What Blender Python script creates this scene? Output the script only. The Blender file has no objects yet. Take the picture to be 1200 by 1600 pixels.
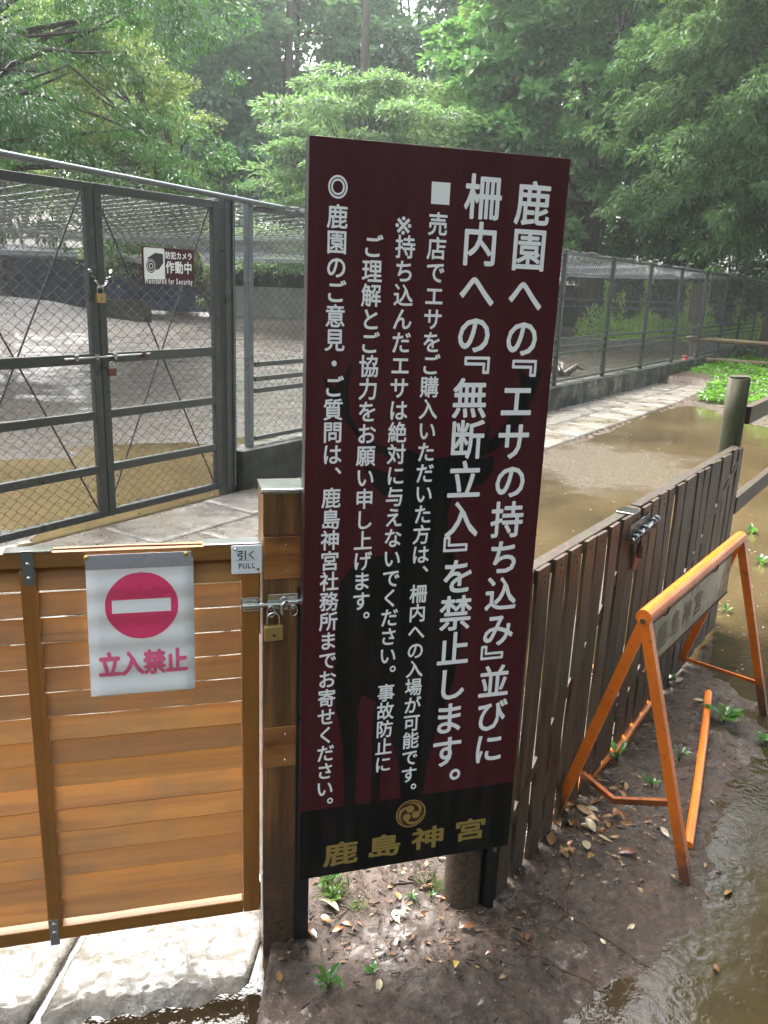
import bpy, bmesh, math, random
import numpy as np
from mathutils import Vector, Matrix

random.seed(7)
RNG = np.random.default_rng(7)
R_ = math.radians
SC = bpy.context.scene
COL = SC.collection

# ------------------------------------------------------------------ camera
cam_d = bpy.data.cameras.new('camera')
cam = bpy.data.objects.new('camera', cam_d)
COL.objects.link(cam)
cam_d.sensor_fit = 'HORIZONTAL'
cam_d.sensor_width = 36.0
cam_d.lens = 36.0 * 1290 / 1200
cam_d.clip_start = 0.05
cam_d.clip_end = 500
_p, _r = R_(15.4), R_(2.3)
F = Vector((0, math.cos(_p), -math.sin(_p)))
R0 = Vector((1, 0, 0)); U0 = R0.cross(F)
RR = R0 * math.cos(_r) + U0 * math.sin(_r); UU = RR.cross(F)
cam.matrix_world = Matrix(((RR.x, UU.x, -F.x, 0), (RR.y, UU.y, -F.y, 0), (RR.z, UU.z, -F.z, 1.5), (0, 0, 0, 1)))
SC.camera = cam

# ------------------------------------------------------------------ sky, sun, exposure
SUN_EL, SUN_AZ = 60, -32
w = bpy.data.worlds.new("World"); SC.world = w; w.use_nodes = True
nt = w.node_tree; nt.nodes.clear()
sky = nt.nodes.new('ShaderNodeTexSky'); sky.sky_type = 'NISHITA'; sky.sun_disc = False
sky.sun_elevation = R_(SUN_EL); sky.sun_rotation = R_(SUN_AZ)
sky.air_density = 1.0; sky.dust_density = 6.0; sky.ozone_density = 1.0
hs = nt.nodes.new('ShaderNodeHueSaturation'); hs.inputs['Saturation'].default_value = 0.42
bg = nt.nodes.new('ShaderNodeBackground'); bg.inputs['Strength'].default_value = 0.15
wo = nt.nodes.new('ShaderNodeOutputWorld')
nt.links.new(sky.outputs[0], hs.inputs['Color']); nt.links.new(hs.outputs[0], bg.inputs['Color'])
nt.links.new(bg.outputs[0], wo.inputs['Surface'])
sd = bpy.data.lights.new('sun', 'SUN'); sd.energy = 1.3; sd.angle = R_(50); sd.color = (1, .96, .9)
so = bpy.data.objects.new('sun', sd); COL.objects.link(so)
sv = Vector((math.sin(R_(SUN_AZ)) * math.cos(R_(SUN_EL)), math.cos(R_(SUN_AZ)) * math.cos(R_(SUN_EL)), math.sin(R_(SUN_EL))))
so.rotation_euler = (-sv).to_track_quat('-Z', 'Y').to_euler()
so.location = sv * 60
SC.view_settings.view_transform = 'Standard'; SC.view_settings.look = 'None'
SC.view_settings.gamma = 1; SC.view_settings.use_curve_mapping = False
SC.view_settings.exposure = 2.65
SC.cycles.use_denoising = True
SC.cycles.max_bounces = 8; SC.cycles.diffuse_bounces = 3; SC.cycles.glossy_bounces = 3
SC.cycles.transmission_bounces = 4; SC.cycles.volume_bounces = 1; SC.cycles.transparent_max_bounces = 6
SC.cycles.sample_clamp_indirect = 6

# ------------------------------------------------------------------ helpers
def tag(o, label=None, cat=None, group=None, kind=None):
    if label: o['label'] = label
    if cat: o['category'] = cat
    if group: o['group'] = group
    if kind: o['kind'] = kind
    return o

def empty(name, loc, rz=0.0):
    o = bpy.data.objects.new(name, None); COL.objects.link(o)
    o.location = loc; o.rotation_euler = (0, 0, rz); o.empty_display_size = .1
    return o

class MB:
    def __init__(s): s.v = []; s.f = []; s.sm = []
    def add(s, vs, fs, smooth=False):
        n = len(s.v); s.v += [tuple(p) for p in vs]
        s.f += [tuple(i + n for i in f) for f in fs]; s.sm += [smooth] * len(fs); return s
    def box(s, x0, x1, y0, y1, z0, z1):
        return s.add([(x0, y0, z0), (x1, y0, z0), (x1, y1, z0), (x0, y1, z0), (x0, y0, z1), (x1, y0, z1), (x1, y1, z1), (x0, y1, z1)],
                     [(0, 3, 2, 1), (4, 5, 6, 7), (0, 1, 5, 4), (1, 2, 6, 5), (2, 3, 7, 6), (3, 0, 4, 7)])
    def bar(s, p0, p1, wa, wb, up=(0, 0, 1)):
        p0 = Vector(p0); p1 = Vector(p1); d = (p1 - p0).normalized(); up = Vector(up)
        a = d.cross(up)
        if a.length < 1e-4: a = d.cross(Vector((1, 0, 0)))
        a.normalize(); b = a.cross(d).normalized()
        vs = [p + a * wa / 2 * i + b * wb / 2 * j for p in (p0, p1) for i, j in ((-1, -1), (1, -1), (1, 1), (-1, 1))]
        return s.add(vs, [(3, 2, 1, 0), (4, 5, 6, 7), (0, 1, 5, 4), (1, 2, 6, 5), (2, 3, 7, 6), (3, 0, 4, 7)])
    def path(s, pts, r, n=8, caps=True, closed=False):
        pts = [Vector(p) for p in pts]; m = len(pts)
        rs = r if isinstance(r, (list, tuple)) else [r] * m
        vs = []; prev = None
        for i, p in enumerate(pts):
            if closed: d = pts[(i + 1) % m] - pts[i - 1]
            else: d = pts[min(i + 1, m - 1)] - pts[max(i - 1, 0)]
            d = d.normalized() if d.length > 1e-9 else Vector((0, 0, 1))
            if prev is None:
                a = d.orthogonal().normalized()
            else:
                a = prev - d * prev.dot(d)
                a = a.normalized() if a.length > 1e-6 else d.orthogonal().normalized()
            prev = a; b = d.cross(a)
            for k in range(n):
                t = 2 * math.pi * k / n
                vs.append(p + (a * math.cos(t) + b * math.sin(t)) * rs[i])
        fs = []
        for i in range(m if closed else m - 1):
            j = (i + 1) % m
            for k in range(n):
                fs.append((i * n + k, i * n + (k + 1) % n, j * n + (k + 1) % n, j * n + k))
        s.add(vs, fs, n > 5)
        if caps and not closed:
            s.add(vs[:n], [tuple(range(n - 1, -1, -1))]); s.add(vs[-n:], [tuple(range(n))])
        return s
    def cyl(s, p0, p1, r, r1=None, n=12): return s.path([p0, p1], [r, r if r1 is None else r1], n)
    def ball(s, c, r, n=8, sz=1.0):
        c = Vector(c); m = n // 2; vs = [c + Vector((0, 0, r * sz))]
        for i in range(1, m):
            t = math.pi * i / m
            for k in range(n):
                u = 2 * math.pi * k / n
                vs.append(c + Vector((r * math.sin(t) * math.cos(u), r * math.sin(t) * math.sin(u), r * sz * math.cos(t))))
        vs.append(c - Vector((0, 0, r * sz))); fs = [(0, 1 + k, 1 + (k + 1) % n) for k in range(n)]
        for i in range(m - 2):
            for k in range(n):
                a = 1 + i * n + k; b = 1 + i * n + (k + 1) % n; fs.append((a, a + n, b + n, b))
        L = len(vs) - 1; o = 1 + (m - 2) * n
        fs += [(L, o + (k + 1) % n, o + k) for k in range(n)]
        return s.add(vs, fs, True)
    def prism(s, pts, y0, y1):
        """polygon in x,z (counter-clockwise seen from -y), from y0 (front) to y1"""
        n = len(pts)
        vs = [(x, y0, z) for x, z in pts] + [(x, y1, z) for x, z in pts]
        return s.add(vs, [tuple(range(n)), tuple(range(2 * n - 1, n - 1, -1))] + [(i, i + n, (i + 1) % n + n, (i + 1) % n) for i in range(n)])
    def mesh(s, name):
        me = bpy.data.meshes.new(name); me.from_pydata(s.v, [], s.f)
        me.polygons.foreach_set('use_smooth', s.sm); me.update(); return me
    def build(s, name, mat, parent=None, bevel=0, loc=None):
        me = s.mesh(name); me.materials.append(mat)
        o = bpy.data.objects.new(name, me); COL.objects.link(o)
        if parent: o.parent = parent
        if loc: o.location = loc
        if bevel:
            b = o.modifiers.new('bevel', 'BEVEL'); b.width = bevel; b.segments = 2; b.limit_method = 'ANGLE'; b.angle_limit = R_(50)
        return o

def link(name, me, parent=None, loc=(0, 0, 0), rot=None):
    o = bpy.data.objects.new(name, me); COL.objects.link(o); o.location = loc
    if rot: o.rotation_euler = rot
    if parent: o.parent = parent
    return o

def np_mesh(name, V, Fa, mat, parent=None, attrs=None, smooth=False):
    """V (n,3), Fa (m,k) faces all with k corners"""
    me = bpy.data.meshes.new(name); n, m, k = len(V), len(Fa), Fa.shape[1]
    me.vertices.add(n); me.vertices.foreach_set('co', V.astype(np.float32).ravel())
    me.loops.add(m * k); me.loops.foreach_set('vertex_index', Fa.astype(np.int32).ravel())
    me.polygons.add(m); me.polygons.foreach_set('loop_start', np.arange(0, m * k, k, dtype=np.int32))
    me.polygons.foreach_set('loop_total', np.full(m, k, dtype=np.int32))
    if smooth: me.polygons.foreach_set('use_smooth', np.ones(m, dtype=bool))
    for an, av in (attrs or {}).items():
        a = me.attributes.new(an, 'FLOAT', 'POINT'); a.data.foreach_set('value', av.astype(np.float32))
    me.update(calc_edges=True); me.materials.append(mat)
    o = bpy.data.objects.new(name, me); COL.objects.link(o)
    if parent: o.parent = parent
    return o

def _hash(i, j, k, s):
    n = (i * 374761393 + j * 668265263 + k * 2147483647 % 1000003 * 69069 + s * 974634777) & 0xffffffff
    n = ((n ^ (n >> 13)) * 1274126177) & 0xffffffff
    return ((n ^ (n >> 16)) & 0xffff) / 65535.0
def noise2(x, y, s=0):
    xi = np.floor(x).astype(np.int64); yi = np.floor(y).astype(np.int64)
    u = x - xi; v = y - yi; u = u * u * (3 - 2 * u); v = v * v * (3 - 2 * v)
    z = np.zeros_like(xi)
    a = _hash(xi, yi, z, s); b = _hash(xi + 1, yi, z, s); c = _hash(xi, yi + 1, z, s); d = _hash(xi + 1, yi + 1, z, s)
    return (a * (1 - u) + b * u) * (1 - v) + (c * (1 - u) + d * u) * v - .5
def fbm(x, y, oct=4, s=0):
    t = 0; a = 1.0
    for o in range(oct):
        t = t + a * noise2(x * 2 ** o + 17.3 * o, y * 2 ** o - 9.1 * o, s + o); a *= .5
    return t
def sstep(a, b, x):
    t = np.clip((x - a) / (b - a), 0, 1); return t * t * (3 - 2 * t)

# ------------------------------------------------------------------ materials
MATS = {}
class NT:
    def __init__(s, name):
        s.m = bpy.data.materials.new(name); s.m.use_nodes = True; s.t = s.m.node_tree; s.t.nodes.clear()
        s.out = s.n('ShaderNodeOutputMaterial'); MATS[name] = s.m
    def n(s, t, **kw):
        x = s.t.nodes.new(t)
        for k, v in kw.items():
            if k[0] == '_': x.inputs[k[1:].replace('_', ' ')].default_value = v
            else: setattr(x, k, v)
        return x
    def l(s, a, b): s.t.links.new(a, b); return s
    def coord(s, scale=(1, 1, 1), world=False, rnd=True):
        if world:
            c = s.n('ShaderNodeNewGeometry').outputs['Position']
        else: c = s.n('ShaderNodeTexCoord').outputs['Object']
        if rnd and not world:
            oi = s.n('ShaderNodeObjectInfo'); ml = s.n('ShaderNodeMath', operation='MULTIPLY'); ml.inputs[1].default_value = 37.0
            s.l(oi.outputs['Random'], ml.inputs[0]); ad = s.n('ShaderNodeVectorMath', operation='ADD')
            s.l(c, ad.inputs[0]); s.l(ml.outputs[0], ad.inputs[1]); c = ad.outputs[0]
        mp = s.n('ShaderNodeVectorMath', operation='MULTIPLY'); mp.inputs[1].default_value = scale
        s.l(c, mp.inputs[0]); return mp.outputs[0]
    def noise(s, vec, scale=1, detail=4, rough=.55, dist=0):
        x = s.n('ShaderNodeTexNoise'); x.inputs['Scale'].default_value = scale; x.inputs['Detail'].default_value = detail
        x.inputs['Roughness'].default_value = rough; x.inputs['Distortion'].default_value = dist
        s.l(vec, x.inputs['Vector']); return x.outputs['Fac']
    def ramp(s, fac, stops):
        r = s.n('ShaderNodeValToRGB'); e = r.color_ramp.elements
        while len(e) < len(stops): e.new(0.5)
        for i, (p, c) in enumerate(stops):
            e[i].position = p; e[i].color = (*c, 1) if not isinstance(c, (int, float)) else (c, c, c, 1)
        s.l(fac, r.inputs[0]); return r.outputs[0]
    def mix(s, fac, a, b, mode='MIX'):
        x = s.n('ShaderNodeMix', data_type='RGBA', blend_type=mode)
        for v, i in ((fac, 0), (a, 6), (b, 7)):
            if hasattr(v, 'links') or hasattr(v, 'is_linked'): s.l(v, x.inputs[i])
            elif i == 0: x.inputs[0].default_value = v
            else: x.inputs[i].default_value = (*v, 1)
        return x.outputs[2]
    def math(s, op, a, b=0.0, clamp=False):
        x = s.n('ShaderNodeMath', operation=op); x.use_clamp = clamp
        for v, i in ((a, 0), (b, 1)):
            if hasattr(v, 'is_linked'): s.l(v, x.inputs[i])
            else: x.inputs[i].default_value = v
        return x.outputs[0]
    def bump(s, h, strength=.3, dist=.01, normal=None):
        b = s.n('ShaderNodeBump'); b.inputs['Strength'].default_value = strength; b.inputs['Distance'].default_value = dist
        s.l(h, b.inputs['Height'])
        if normal: s.l(normal, b.inputs['Normal'])
        return b.outputs[0]
    def splash(s, col, top):                                         # dried mud splashed up from the ground
        sp = s.n('ShaderNodeSeparateXYZ'); s.l(s.n('ShaderNodeNewGeometry').outputs['Position'], sp.inputs[0]); c = s.coord((1, 1, 1), world=True)
        f = s.math('ADD', s.math('DIVIDE', sp.outputs[2], top), s.math('MULTIPLY', s.math('SUBTRACT', s.noise(c, 14, 6, .7), .5), 1.6))
        return s.mix(s.ramp(f, [(.35, .88), (1.0, 0.0)]), col, s.ramp(s.noise(c, 90, 4, .7), [(.35, (.035, .022, .015)), (.65, (.1, .07, .052))]))
    def pbr(s, col, rough=.5, metal=0, normal=None, coat=0, coat_r=.1, spec=.5, **kw):
        p = s.n('ShaderNodeBsdfPrincipled')
        for k, v in (('Base Color', col), ('Roughness', rough), ('Metallic', metal), ('Coat Weight', coat), ('Coat Roughness', coat_r), ('Specular IOR Level', spec)):
            if hasattr(v, 'is_linked'): s.l(v, p.inputs[k])
            elif k == 'Base Color': p.inputs[k].default_value = (*v, 1)
            else: p.inputs[k].default_value = v
        if normal: s.l(normal, p.inputs['Normal'])
        s.l(p.outputs[0], s.out.inputs[0]); return s.m

def wood_mat(name, cols, grain, rough=(.25, .55), stain=None, stain_amt=.5, coat=.25, bump=.25, var=.35, mud=None):
    """grain = object-space scale: small value along the fibre"""
    k = NT(name); c = k.coord(grain)
    g = k.noise(c, 1, 6, .65, .6); g2 = k.noise(k.coord((3, 3, 3)), 1, 3)
    col = k.ramp(g, [(.3, cols[0]), (.52, cols[1]), (.72, cols[2])])
    if stain:
        f = k.ramp(k.noise(k.coord((5, 5, 3.5)), 1, 6, .7), [(.47, 0.0), (.68, stain_amt)])
        col = k.mix(f, col, stain)
    oi = k.n('ShaderNodeObjectInfo')
    v = k.n('ShaderNodeHueSaturation'); k.l(col, v.inputs['Color'])
    vv = k.math('ADD', k.math('MULTIPLY', oi.outputs['Random'], var), 1 - var / 2); k.l(vv, v.inputs['Value'])
    r = k.n('ShaderNodeMapRange'); r.inputs[3].default_value = rough[0]; r.inputs[4].default_value = rough[1]; k.l(g2, r.inputs[0])
    base = k.splash(v.outputs[0], mud) if mud else v.outputs[0]
    return k.pbr(base, r.outputs[0], normal=k.bump(g, bump, .002), coat=coat, coat_r=.15)

def paint_mat(name, col, rough=.4, chips=None, chip_at=(.6, .66), metal=0, scale=25, dirt=.15, coat=0, bumps=.15, mud=None):
    k = NT(name); c = k.coord((1, 1, 1))
    n1 = k.noise(c, scale, 6, .65); n2 = k.noise(c, 6, 5, .6)
    dark = tuple(x * .55 for x in col)
    cc = k.mix(k.ramp(n2, [(.4, 0.0), (.75, dirt * 2)]), col, dark)
    if chips: cc = k.mix(k.ramp(n1, [(chip_at[0], 0.0), (chip_at[1], 1.0)]), cc, chips)
    if mud: cc = k.splash(cc, mud)
    r = k.ramp(n2, [(.3, rough * .7), (.7, min(1, rough * 1.4))])
    return k.pbr(cc, r, metal, normal=k.bump(n1, bumps, .001), coat=coat)

# --- wood
M_gate = wood_mat('cedar_gate_wood', [(.1804, .0640, .0082), (.2706, .1066, .0131), (.3362, .1435, .0213)], (2.2, 34, 34), (.42, .68), (.11, .075, .025), .5, .06, .12)
M_gatev = wood_mat('cedar_frame_wood', [(.16, .056, .009), (.24, .092, .014), (.31, .128, .022)], (40, 40, 2.2), (.28, .5), (.1, .06, .02), .4, .35)
M_post = wood_mat('old_square_post_wood', [(.0400, .0176, .0080), (.1360, .0600, .0208), (.2560, .1240, .0400)], (45, 45, 2.5), (.25, .5), (.04, .025, .015), .7, .3, mud=.34)
M_patch = wood_mat('knotty_patch_wood', [(.0720, .0160, .0048), (.2400, .0960, .0240), (.3360, .1600, .0480)], (4, 40, 22), (.3, .5), None, 0, .3)
M_board = wood_mat('dark_weathered_board', [(.009, .005, .003), (.04, .02, .0105), (.135, .08, .04)], (60, 60, 1.6), (.4, .65), (.04, .046, .016), .8, .04, .8, .8, mud=.3)
M_round = wood_mat('mossy_round_post', [(.01, .008, .005), (.04, .032, .02), (.12, .1, .065)], (45, 45, 2.5), (.7, .95), (.045, .06, .018), .8, .0, 1.0, mud=.22)
M_mudpost = wood_mat('mud_brown_round_post', [(.03, .02, .014), (.075, .053, .038), (.12, .09, .066)], (60, 60, 30), (.5, .8), (.05, .045, .03), .6, .0, .8, mud=.5)
M_log = wood_mat('weathered_orange_rail', [(.1050, .0600, .0338), (.2400, .1500, .0825), (.3600, .2700, .1800)], (6, 40, 40), (.7, .95), (.1, .12, .06), .6, .2)
M_bark = wood_mat('bark', [(.02, .015, .01), (.06, .045, .032), (.12, .095, .07)], (18, 18, 3), (.5, .8), (.05, .07, .035), .5, .05, .8)
# --- metal
M_orange = paint_mat('orange_barricade_paint', (.72, .17, .014), .33, (.2, .06, .018), (.6, .7), scale=30, dirt=.45, coat=.3, mud=.17)
M_orange_tube = paint_mat('orange_tube_paint', (.85, .22, .018), .33, (.2, .06, .018), (.6, .7), scale=40, dirt=.4, coat=.3)
M_galv = paint_mat('grey_green_painted_steel', (.038, .044, .042), .35, (.1, .11, .105), (.62, .72), scale=14, dirt=.25, coat=.2)
M_galv_l = paint_mat('pale_zinc_steel', (.13, .15, .16), .32, (.12, .13, .13), (.55, .7), metal=.3, scale=10)
M_wire = paint_mat('wet_galvanised_wire', (.2, .2, .19), .22, (.06, .045, .03), (.55, .7), metal=.75, scale=40, bumps=0)
M_rod = paint_mat('dark_rod_steel', (.04, .04, .038), .35, None, metal=.3)
M_steel = paint_mat('stainless_steel', (.55, .55, .56), .18, (.28, .25, .2), (.62, .72), metal=1, scale=30, dirt=.2)
M_brass = paint_mat('worn_brass', (.42, .29, .1), .38, (.2, .13, .06), (.6, .7), metal=.55, scale=30)
M_rust = paint_mat('rusty_iron', (.09, .03, .015), .6, (.04, .02, .012), scale=30)
M_blackmetal = paint_mat('black_sign_metal', (.012, .013, .015), .35, (.03, .03, .032), (.62, .75), scale=30, coat=.2)
# --- print and plastics
def flat(name, col, rough=.4, coat=0): return paint_mat(name, col, rough, None, dirt=.04, coat=coat, bumps=.03)
def sign_face(name, col, coat):
    k = NT(name); c = k.coord((1, 1, 1), rnd=False)
    sp = k.ramp(k.noise(c, 160, 2, .5), [(.73, 0.0), (.77, .35)])
    st = k.ramp(k.noise(k.coord((30, 30, 2), rnd=False), 1, 5, .6), [(.45, 0.0), (.8, .12)])
    cc = k.mix(sp, col, (.3, .25, .24)); cc = k.mix(st, cc, (.16, .12, .12))
    return k.pbr(cc, k.ramp(k.noise(c, 14, 5), [(.3, .32), (.7, .5)]), spec=.28)
M_maroon = sign_face('maroon_sign_face', (.058, .0072, .013), .1)
M_signblack = sign_face('black_sign_print', (.004, .005, .006), .1)
M_white = flat('white_lettering', (.87, .88, .91), .45)
M_gold = flat('gold_lettering', (.29, .205, .055), .4)
M_paper = flat('white_paper', (.8, .81, .84), .22, .5)
M_pink = flat('faded_magenta_print', (.72, .045, .16), .3, .4)
M_pink2 = flat('faded_pink_print', (.75, .12, .26), .3, .4)
M_plate = flat('white_plastic_plate', (.72, .76, .82), .3, .3)
M_ink = flat('black_ink', (.02, .02, .022), .4)
M_faded = paint_mat('faded_cream_plate', (.32, .27, .17), .4, (.13, .09, .05), (.5, .62), scale=22, dirt=.4, coat=.2)
M_fadedink = flat('faded_grey_print', (.12, .11, .09), .5)
M_grime = flat('grey_sleeve_grime', (.3, .31, .35), .25, .4)
M_red = flat('red_plastic', (.42, .02, .02), .4)
M_redtag = flat('dull_red_tag', (.2, .03, .02), .5)

def concrete_mat(name, cols, wet=.3, scale=9, bump=.5, dist=.006, world=True, coat=.35, pits=None):
    k = NT(name); c = k.coord((1, 1, 1), world=world)
    n = k.noise(c, scale, 8, .65); f = k.noise(c, scale * 7, 5, .7); L = k.noise(c, 1.3, 4)
    col = k.ramp(k.mix(.35, n, f), [(.35, cols[0]), (.5, cols[1]), (.65, cols[2])])
    col = k.mix(k.ramp(L, [(.42, 0.0), (.65, .75)]), col, cols[3])
    r = k.ramp(k.noise(c, 3.5, 5, .6), [(.38, wet * .35), (.62, wet * 1.7)])
    h = k.mix(.4, n, f)
    if pits:                                                         # thin dark lines painted as shade in the stone's crevices
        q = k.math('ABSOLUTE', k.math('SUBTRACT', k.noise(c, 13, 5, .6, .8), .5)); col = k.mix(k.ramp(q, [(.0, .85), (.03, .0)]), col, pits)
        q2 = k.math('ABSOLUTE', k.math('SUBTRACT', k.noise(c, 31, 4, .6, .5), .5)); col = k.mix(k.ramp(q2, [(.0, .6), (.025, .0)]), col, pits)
    nb_ = k.bump(h, bump, dist)
    if pits: nb_ = k.bump(k.noise(c, 48, 6, .75, .6), .9, .006, nb_)
    return k.pbr(col, r, normal=nb_, coat=coat, coat_r=.12)
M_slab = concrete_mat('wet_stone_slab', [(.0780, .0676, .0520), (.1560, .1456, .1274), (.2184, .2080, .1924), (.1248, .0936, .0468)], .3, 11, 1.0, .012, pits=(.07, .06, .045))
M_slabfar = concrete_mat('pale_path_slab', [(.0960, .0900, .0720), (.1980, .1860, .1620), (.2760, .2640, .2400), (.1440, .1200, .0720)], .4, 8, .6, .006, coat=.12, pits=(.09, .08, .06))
M_conc = concrete_mat('dark_wet_concrete', [(.014, .015, .013), (.028, .03, .025), (.05, .052, .044), (.014, .018, .01)], .6, 6, .4, .004, coat=.05)
M_beige = concrete_mat('beige_wall_plaster', [(.2100, .1960, .1610), (.2520, .2380, .2030), (.2940, .2800, .2450), (.1890, .1750, .1400)], .8, 2, .1, .004)
M_cloth = concrete_mat('dark_shade_cloth', [(.012, .014, .018), (.02, .023, .03), (.03, .033, .042), (.012, .018, .02)], 1.4, 3, .2, .01)
M_blue = concrete_mat('dark_blue_sheet', [(.012, .016, .035), (.018, .024, .05), (.03, .036, .065), (.012, .018, .03)], .9, 3, .2, .01)
M_rim = concrete_mat('rubble_rim', [(.12, .11, .1), (.28, .26, .23), (.42, .4, .36), (.14, .12, .1)], .8, 3, .7, .03)
M_tarp = concrete_mat('grey_roof_sheet', [(.0960, .1040, .1080), (.1520, .1600, .1640), (.2080, .2160, .2200), (.0880, .0960, .0880)], .5, 5, .4, .01)
M_mound = concrete_mat('grey_earth_mound', [(.05, .045, .038), (.11, .1, .085), (.17, .16, .14), (.06, .055, .05)], .6, 3, .8, .03)
M_dirtboard = wood_mat('dark_plank', [(.02, .018, .016), (.04, .035, .03), (.07, .06, .05)], (4, 30, 30))

M_net = paint_mat('pale_wet_net_wire', (.28, .29, .29), .3, (.2, .19, .17), (.6, .7), metal=.2, scale=10, bumps=0)
# ground: mud, with a greyer pen beyond the wire fence (PF is the fence line)
PF = (-1.18, 5.76); FD = (math.sin(R_(33)), math.cos(R_(33)))
def ground_mat():
    k = NT('wet_mud'); c = k.coord((1, 1, 1), world=True)
    sp = k.n('ShaderNodeSeparateXYZ'); k.l(k.n('ShaderNodeNewGeometry').outputs['Position'], sp.inputs[0])
    perp = k.math('SUBTRACT', k.math('MULTIPLY', k.math('SUBTRACT', sp.outputs[0], PF[0]), FD[1]), k.math('MULTIPLY', k.math('SUBTRACT', sp.outputs[1], PF[1]), FD[0]))
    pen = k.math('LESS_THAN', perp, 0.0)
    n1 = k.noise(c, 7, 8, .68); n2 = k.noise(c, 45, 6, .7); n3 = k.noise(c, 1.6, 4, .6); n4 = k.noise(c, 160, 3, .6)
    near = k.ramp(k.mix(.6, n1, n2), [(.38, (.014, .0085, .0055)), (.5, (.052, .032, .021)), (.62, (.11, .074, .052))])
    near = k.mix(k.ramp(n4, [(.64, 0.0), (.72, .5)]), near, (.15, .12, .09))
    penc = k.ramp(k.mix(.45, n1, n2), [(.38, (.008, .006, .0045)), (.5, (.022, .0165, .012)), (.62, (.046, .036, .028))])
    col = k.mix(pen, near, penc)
    col = k.mix(k.ramp(n3, [(.45, 0.0), (.65, .5)]), col, (.05, .034, .022))
    mz = k.ramp(sp.outputs[2], [(.16, 0.0), (.3, .9)]); col = k.mix(mz, col, k.ramp(n2, [(.42, (.012, .011, .011)), (.6, (.034, .032, .031))]))
    r = k.ramp(k.noise(c, 12, 6, .7), [(.4, .2), (.6, .7)])
    h = k.mix(.5, n1, n2)
    b = k.bump(h, 1.0, .02)
    return k.pbr(col, r, normal=k.bump(n4, .35, .003, b), coat=k.math('MAXIMUM', k.ramp(k.noise(c, 5, 4, .6), [(.5, 0.0), (.62, .35)]), k.math('MULTIPLY', k.math('MULTIPLY', pen, k.ramp(k.noise(c, 3.3, 6, .65), [(.4, .1), (.6, .8)])), k.math('LESS_THAN', sp.outputs[2], .14))), coat_r=.08)
M_mud = ground_mat()

def water_mat():
    k = NT('muddy_rain_water'); c = k.coord((1, 1, 1), world=True)
    L = k.noise(c, .55, 5, .6); f = k.noise(c, 9, 4)
    sp = k.n('ShaderNodeSeparateXYZ'); k.l(k.n('ShaderNodeNewGeometry').outputs['Position'], sp.inputs[0])
    col = k.ramp(k.mix(.2, L, f), [(.36, (.038, .027, .014)), (.5, (.068, .049, .024)), (.64, (.1, .074, .036))])
    shal = k.ramp(k.math('ADD', k.math('MULTIPLY', sp.outputs[1], .2), k.math('MULTIPLY', k.noise(c, 1.1, 3), .35)), [(.72, .5), (1.0, 1.0)])
    col = k.mix(1.0, col, shal, 'MULTIPLY')
    h = None
    for sc, off in ((3.2, 0.0), (5.1, 3.7), (8.3, 8.9)):            # rings left by rain drops
        v = k.n('ShaderNodeTexVoronoi'); v.inputs['Scale'].default_value = sc; v.voronoi_dimensions = '2D'
        ad = k.n('ShaderNodeVectorMath', operation='ADD'); ad.inputs[1].default_value = (off, off * .7, 0); k.l(c, ad.inputs[0]); k.l(ad.outputs[0], v.inputs['Vector'])
        d = v.outputs['Distance']
        s = k.math('SINE', k.math('MULTIPLY', d, 62.0))
        fall = k.math('SUBTRACT', 1.0, k.math('MULTIPLY', d, 3.6), clamp=True)
        x = k.math('MULTIPLY', s, k.math('MULTIPLY', fall, 1.0 / sc))
        h = x if h is None else k.math('ADD', h, x)
    h2 = k.noise(c, 24, 4, .6)
    h3 = k.noise(c, 5, 3, .5)
    b = k.bump(h, .09, .01); b = k.bump(h2, .3, .004, b); b = k.bump(h3, .3, .01, b)
    dx = k.math('MULTIPLY', k.math('SUBTRACT', sp.outputs[0], 2.0), .75); dy = k.math('MULTIPLY', k.math('SUBTRACT', sp.outputs[1], 7.3), .62)
    dd = k.math('ADD', k.math('SQRT', k.math('ADD', k.math('MULTIPLY', dx, dx), k.math('MULTIPLY', dy, dy))), k.math('MULTIPLY', k.math('SUBTRACT', k.noise(c, 1.7, 5, .65), .5), 1.6))
    sky_sheen = k.math('MULTIPLY', k.ramp(dd, [(.5, 1.0), (.8, 0.0)]), k.ramp(k.noise(c, 60, 3, .6), [(.38, .5), (.55, 1.0)])); col = k.mix(sky_sheen, col, (.1, .083, .06))  # pale rough patch; its colour stands in for sky reflected on rain-ruffled water
    return k.pbr(col, k.ramp(sky_sheen, [(0, .035), (1, .33)]), normal=b, spec=.5)
M_water = water_mat()
M_bubble = flat('bubble_film', (.45, .45, .42), .05, 1.0)

def leaf_mat(name, cols, trans=.45, rough=.35, gloss=.5, hue=.0):
    k = NT(name)
    at = k.n('ShaderNodeAttribute'); at.attribute_name = 'rnd'
    c = k.coord((1, 1, 1), world=True)
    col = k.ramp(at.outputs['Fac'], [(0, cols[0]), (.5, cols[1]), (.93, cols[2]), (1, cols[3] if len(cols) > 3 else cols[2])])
    col = k.mix(k.ramp(k.noise(c, .9, 3), [(.35, .0), (.7, .55)]), col, tuple(x * 1.35 for x in cols[1]))
    trans = min(.6, trans + .1); p = k.n('ShaderNodeBsdfPrincipled'); p.inputs['Roughness'].default_value = rough; p.inputs['Specular IOR Level'].default_value = gloss
    k.l(col, p.inputs['Base Color'])
    t = k.n('ShaderNodeBsdfTranslucent'); tc = k.mix(.5, col, (cols[1][0] * 2.2, cols[1][1] * 2.3, cols[1][2] * .9)); k.l(tc, t.inputs['Color'])
    m = k.n('ShaderNodeMixShader'); m.inputs[0].default_value = trans
    k.l(p.outputs[0], m.inputs[1]); k.l(t.outputs[0], m.inputs[2]); k.l(m.outputs[0], k.out.inputs[0])
    return k.m
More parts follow.
